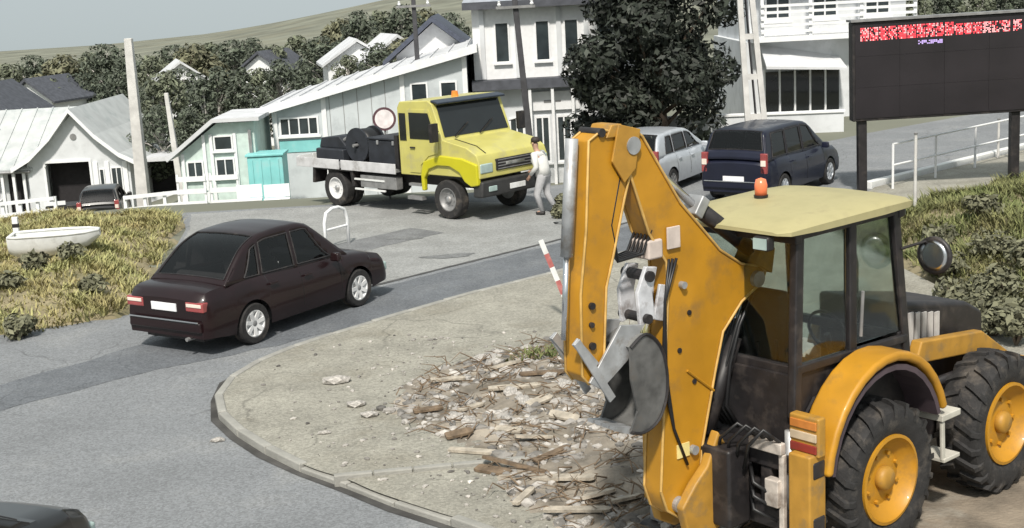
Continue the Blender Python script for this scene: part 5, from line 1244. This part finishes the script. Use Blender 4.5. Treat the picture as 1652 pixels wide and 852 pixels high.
# ------------------------------------------------------------------ person by the truck
def person(loc, rz, label):
    """local: x forward, z up; stooping walker in pale clothes"""
    root = empty('person', loc, rz, label, 'person')
    pts = {'pel': (0, 0, .90), 'wai': (.03, 0, 1.06), 'che': (.10, 0, 1.28), 'nkb': (.13, 0, 1.42), 'nk': (.16, 0, 1.48), 'hd0': (.18, 0, 1.55), 'hd1': (.19, 0, 1.66),
           'hpL': (0, .09, .86), 'knL': (.14, .10, .48), 'anL': (.02, .10, .09), 'toL': (.17, .11, .04), 'hpR': (0, -.09, .86), 'knR': (-.02, -.10, .47), 'anR': (-.22, -.10, .11), 'toR': (-.08, -.11, .04),
           'shL': (.12, .18, 1.38), 'elL': (.04, .25, 1.12), 'wrL': (.20, .25, .94), 'haL': (.25, .24, .88), 'shR': (.12, -.18, 1.38), 'elR': (.16, -.25, 1.10), 'wrR': (.34, -.20, 1.0), 'haR': (.40, -.19, .97)}
    rad = {'pel': .135, 'wai': .125, 'che': .145, 'nkb': .08, 'nk': .055, 'hd0': .075, 'hd1': .088, 'hpL': .088, 'hpR': .088, 'knL': .06, 'knR': .06, 'anL': .042, 'anR': .042, 'toL': .035, 'toR': .035,
           'shL': .062, 'shR': .062, 'elL': .045, 'elR': .045, 'wrL': .032, 'wrR': .032, 'haL': .034, 'haR': .034}
    ed = [('pel', 'wai'), ('wai', 'che'), ('che', 'nkb'), ('nkb', 'nk'), ('nk', 'hd0'), ('hd0', 'hd1'), ('pel', 'hpL'), ('hpL', 'knL'), ('knL', 'anL'), ('anL', 'toL'), ('pel', 'hpR'), ('hpR', 'knR'), ('knR', 'anR'), ('anR', 'toR'),
          ('che', 'shL'), ('shL', 'elL'), ('elL', 'wrL'), ('wrL', 'haL'), ('che', 'shR'), ('shR', 'elR'), ('elR', 'wrR'), ('wrR', 'haR')]
    for s_, t_ in (('L', 1), ('R', -1)):        # fingers and thumb
        w0 = Vector(pts['ha' + s_]); d = (w0 - Vector(pts['wr' + s_])).normalized(); sd_ = Vector((0, 1, 0)).cross(d).normalized()
        for k in range(4):
            a = w0 + d * .045 + sd_ * (.018 * (k - 1.5)); b = a + d * (.05 + .01 * (k in (1, 2))) - Vector((0, t_ * .015, 0))
            pts[f'f{s_}{k}a'] = tuple(a); pts[f'f{s_}{k}b'] = tuple(b); rad[f'f{s_}{k}a'] = .009; rad[f'f{s_}{k}b'] = .008; ed += [('ha' + s_, f'f{s_}{k}a'), (f'f{s_}{k}a', f'f{s_}{k}b')]
        b = w0 + sd_ * .045 + d * .03; pts[f't{s_}'] = tuple(b); rad[f't{s_}'] = .010; ed.append(('ha' + s_, f't{s_}'))
    names = list(pts); me = bpy.data.meshes.new('body'); me.from_pydata([pts[n_] for n_ in names], [(names.index(a), names.index(b)) for a, b in ed], [])
    o = bpy.data.objects.new('body', me); col.objects.link(o); o.parent = root
    SK = mat('skin', (.42, .26, .19), .6, var=.08); SH = mat('pale_shirt', (.62, .62, .60), .85, var=.08, scale=9); TR = mat('pale_trousers', (.42, .42, .43), .9, var=.1, scale=9); HR = mat('dark_hair', (.03, .022, .018), .7); SHO = mat('dark_shoes', (.03, .028, .028), .6)
    me.materials.append(SK)
    sk = o.modifiers.new('skin', 'SKIN'); sv = me.skin_vertices[0].data
    for i, n_ in enumerate(names): sv[i].radius = (rad[n_], rad[n_] * (1.25 if n_ in ('che', 'wai', 'pel') else 1)); sv[i].use_root = (n_ == 'pel')
    sb = o.modifiers.new('sub', 'SUBSURF'); sb.levels = sb.render_levels = 2
    def cloth(nm, chains, material, grow):
        c = MB()
        for ch in chains: c.tube([pts[q] for q in ch], [rad[q] * grow for q in ch], 12)
        c.build(nm, material, root, smooth=True)
    cloth('trousers', [('wai', 'pel', 'hpL', 'knL', 'anL'), ('wai', 'pel', 'hpR', 'knR', 'anR')], TR, 1.32)
    cloth('shirt', [('pel', 'wai', 'che', 'nkb'), ('che', 'shL', 'elL', 'wrL'), ('che', 'shR', 'elR', 'wrR')], SH, 1.34)
    for s_ in 'LR': MB().tube([(pts['an' + s_][0] - .05, pts['an' + s_][1], pts['an' + s_][2] - .03), (pts['an' + s_][0] + .05, pts['an' + s_][1], max(.05, pts['an' + s_][2] - .04)), pts['to' + s_]], [.045, .052, .036], 10).build('shoe', SHO, root, smooth=True)
    h0 = Vector(pts['hd1']); MB().lathe([(.001, .07), (.06, .062), (.095, .03), (.102, -.01), (.098, -.05)], h0 + Vector((-.015, 0, .045)), 'Z', 16).build('hair', HR, root, smooth=True)
    for t_ in (-1, 1):
        MB().lathe([(.001, .009), (.009, 0), (.001, -.009)], h0 + Vector((.083, t_ * .032, -.02)), 'Z', 8).build('eye', HR, root); MB().lathe([(.001, .03), (.018, .01), (.018, -.02), (.001, -.03)], h0 + Vector((0, t_ * .09, -.03)), 'Z', 8).build('ear', SK, root, smooth=True)
    MB().prism([(.085, -.01), (.115, -.045), (.085, -.05)], -.012, .012, lambda u, v, w: (h0.x + u, h0.y + w, h0.z + v)).build('nose', SK, root)
    MB().box(h0 + Vector((.086, 0, -.075)), (.012, .045, .008)).build('mouth', mat('lips', (.3, .13, .11), .6), root)
p = gnd(880, 346); person((p.x, p.y, 0), R(150), 'person in pale clothes walking at the right front corner of the yellow truck')

# ------------------------------------------------------------------ rubble, boards, stones
HEAP = [(-1.5, 16.4), (-.9, 17.3), (.2, 18.1), (1.6, 18.4), (3.2, 17.6), (3.4, 15.6), (2.4, 13.6), (2.2, 11.8), (1.9, 10.6), (.9, 10.7), (.3, 11.6), (-.25, 12.6), (-.2, 13.5), (-.9, 14.3), (-1.6, 15.4)]
def zheap(x, y): return LOTZ + .006 + .11 * sm(0, 1.4, inside_dist(HEAP, x, y)) * (.6 + .4 * math.sin(x * 3.1 + y * 2.3) * math.sin(y * 2.7 - x)) + .02 * math.sin(x * 9) * math.sin(y * 11)
import bmesh as _bm
def heap():
    b = _bm.new(); minx, maxx, miny, maxy = -1.7, 3.6, 10.4, 18.6; st = .1; nx, ny = int((maxx - minx) / st), int((maxy - miny) / st)
    g = {}
    for j in range(ny + 1):
        for i in range(nx + 1):
            x, y = minx + i * st + random.uniform(-.03, .03), miny + j * st + random.uniform(-.03, .03); d = inside_dist(HEAP, x, y)
            g[i, j] = (b.verts.new((x, y, zheap(x, y) + random.uniform(0, .02) if d > 0 else LOTZ - .03)), d)
    for j in range(ny):
        for i in range(nx):
            q = [g[i, j], g[i + 1, j], g[i + 1, j + 1], g[i, j + 1]]
            if any(d > -.0 for _, d in q): b.faces.new([v for v, _ in q])
    me = bpy.data.meshes.new('dirt_heap'); b.to_mesh(me); b.free(); me.shade_smooth()
    me.materials.append(mat('heap_soil', (.25, .22, .18), .95, var=.5, scale=2.2, bump=.9, bscale=30, dirt=(.10, .085, .06), dscale=1.8))
    o = bpy.data.objects.new('dirt_heap', me); col.objects.link(o); tag(o, kind='structure')
heap()
def rock_mesh(seed, flat=.65):
    rnd = random.Random(seed); b = _bm.new(); _bm.ops.create_icosphere(b, subdivisions=1, radius=1)
    for v in b.verts: v.co *= rnd.uniform(.72, 1.15); v.co.z *= flat; v.co.x *= rnd.uniform(.95, 1.2)
    me = bpy.data.meshes.new('rock'); b.to_mesh(me); b.free(); me.materials.append(STONE); return me
RM = [rock_mesh(i) for i in range(5)]
def pt_in(poly, margin=.05):
    while True:
        x, y = random.uniform(-1.9, 3.6), random.uniform(10.4, 18.6)
        if inside_dist(poly, x, y) > margin: return x, y
# small rubble: one mass
V, F = [], []
def add_rock(V, F, me, x, y, z, s):
    k = len(V); a = random.uniform(0, 6.28); c, n_ = math.cos(a), math.sin(a); sx = random.uniform(.8, 1.7)
    for v in me.vertices: V.append((x + s * (v.co.x * sx * c - v.co.y * n_), y + s * (v.co.x * sx * n_ + v.co.y * c), z + s * v.co.z))
    for p in me.polygons: F.append(tuple(k + i for i in p.vertices))
for i in range(3600):
    x, y = pt_in(HEAP, -.12 if i % 6 == 0 else .0)
    if math.sin(x * 2.3 + y * .7) * math.sin(y * 1.9 - x * .8) > .25 and i % 4: continue
    x, y = x, y; add_rock(V, F, random.choice(RM), x, y, max(zheap(x, y), LOTZ + .01) + .004, random.choice((.012, .018, .025, .035, .05, .07)) * random.uniform(.7, 1.2))
for i in range(700):
    x, y = random.gauss(-.9, 1.1), random.uniform(11, 19)
    if inside_dist(kerb_pts + [(9, 9), (9, 14), (6.8, 20), (6.2, 26)], x, y) > .2: add_rock(V, F, random.choice(RM), x, y, LOTZ + .006, random.choice((.008, .012, .018, .03)))
raw('rubble', V, F, STONE, kind='stuff', label='small broken stones scattered over the dirt heap behind the digger', cat='rubble')
# larger stones one can pick out
for i in range(46):
    x, y = pt_in(HEAP, .1); s = random.uniform(.055, .12)
    o = bpy.data.objects.new('rubble_stone', random.choice(RM)); col.objects.link(o); o.location = (x, y, zheap(x, y) + s * .3); o.scale = (s * random.uniform(1, 1.6), s, s * random.uniform(.6, 1)); o.rotation_euler = (random.uniform(-.3, .3), random.uniform(-.3, .3), random.uniform(0, 6.28))
    tag(o, 'grey stone lying in the rubble heap behind the digger', 'stone', 'stones in the rubble')
for i, (px, py, s, lb) in enumerate([(545, 618, .12, 'pale broken block lying alone on the pavement near the sedan'), (352, 712, .06, 'small pale stone on the road just outside the kerb'), (578, 655, .09, 'flat grey stone on the pavement left of the rubble'), (596, 672, .08, 'second flat stone on the pavement left of the rubble'), (525, 700, .05, 'tiny upright stone on the open pavement')]):
    p = gnd(px, py, LOTZ if i != 1 else 0); o = bpy.data.objects.new('loose_stone', RM[i]); col.objects.link(o); o.location = (p.x, p.y, p.z + s * .35); o.scale = (s * 1.7, s, s * .8); o.rotation_euler = (0, 0, .2)
    tag(o, lb, 'stone')
# boards
bd = []
for k in range(3):
    L_ = (.9, 1.3, .6)[k]; b = MB(); b.loft([[(x, y * w_, z) for y, z in ((-.06, 0), (.06, 0), (.06, .03), (-.06, .03))] for x, w_ in ((-L_ / 2, .8), (-L_ / 2 + .05, 1), (0, 1), (L_ / 2 - .07, 1), (L_ / 2, .6))])
    me = bpy.data.meshes.new('board'); me.from_pydata(b.v, [], b.f); me.materials.append(WOOD); bd.append(me)
bd2 = []
for me in bd: c = me.copy(); c.materials.clear(); c.materials.append(WOODD); bd2.append(c)
rb = random.Random(21); placed = []
for px, py, k, a in [(722, 607, 0, .2), (830, 628, 0, .1), (875, 600, 1, .3), (800, 588, 1, .05), (770, 715, 0, -.15), (835, 742, 1, -.35), (862, 700, 2, .2), (905, 762, 1, -.2), (740, 690, 2, .1), (930, 815, 0, -.15), (870, 645, 2, .5), (690, 652, 2, .3), (965, 790, 2, .1), (760, 650, 2, .6), (890, 725, 0, 1.0), (820, 690, 2, -.6), (1010, 800, 0, .5), (795, 745, 2, -.7), (910, 668, 2, -.3), (845, 790, 2, .9)]: placed.append((px, py, k, a))
ORD2 = ORD + ['nineteenth', 'twentieth']
for i, (px, py, k, a) in enumerate(placed):
    p = gnd(px, py, LOTZ + .12); dk = i % 3 == 2; sc = rb.uniform(.45, .8)
    o = bpy.data.objects.new('loose_board', (bd2 if dk else bd)[k]); col.objects.link(o)
    inn = inside_dist(HEAP, p.x, p.y) > 0
    o.location = (p.x, p.y, zheap(p.x, p.y) + .035 if inn else LOTZ + .012); o.rotation_euler = (rb.uniform(-.25, .25), rb.uniform(-.16, .16) if inn else 0, a + rb.uniform(-.2, .2)); o.scale = (sc, rb.uniform(.6, 1.2), 1)
    same = sorted(q[0] for j, q in enumerate(placed) if (j % 3 == 2) == dk)
    tag(o, ORD2[same.index(px)] + ' from the left of the ' + ('dark' if dk else 'pale') + ' boards in the rubble heap', 'board', ('dark' if dk else 'pale') + ' boards in the rubble')
# twigs
V, F = [], []
tw = MB()
for i in range(700):
    x, y = pt_in(HEAP, .0); a = random.uniform(0, 6.28); l = random.uniform(.12, .45); z = zheap(x, y) + .02
    tw.tube([(x, y, z), (x + math.cos(a) * l * .5, y + math.sin(a) * l * .5, z + random.uniform(.02, .1)), (x + math.cos(a + .4) * l, y + math.sin(a + .4) * l, z + random.uniform(0, .12))], [.009, .007, .003], 4)
tw.build('twigs', WOODD, None, kind='stuff', label='brown twigs and roots tangled in the rubble heap', cat='twigs')
grass('weeds', [(-.6, 16.8), (.2, 17.6), (1.6, 18.3), (2.6, 18.0), (1.2, 17.2), (.1, 16.9)], zheap, 130, .06, .2, GRN, 'green weeds at the far edge of the rubble heap')
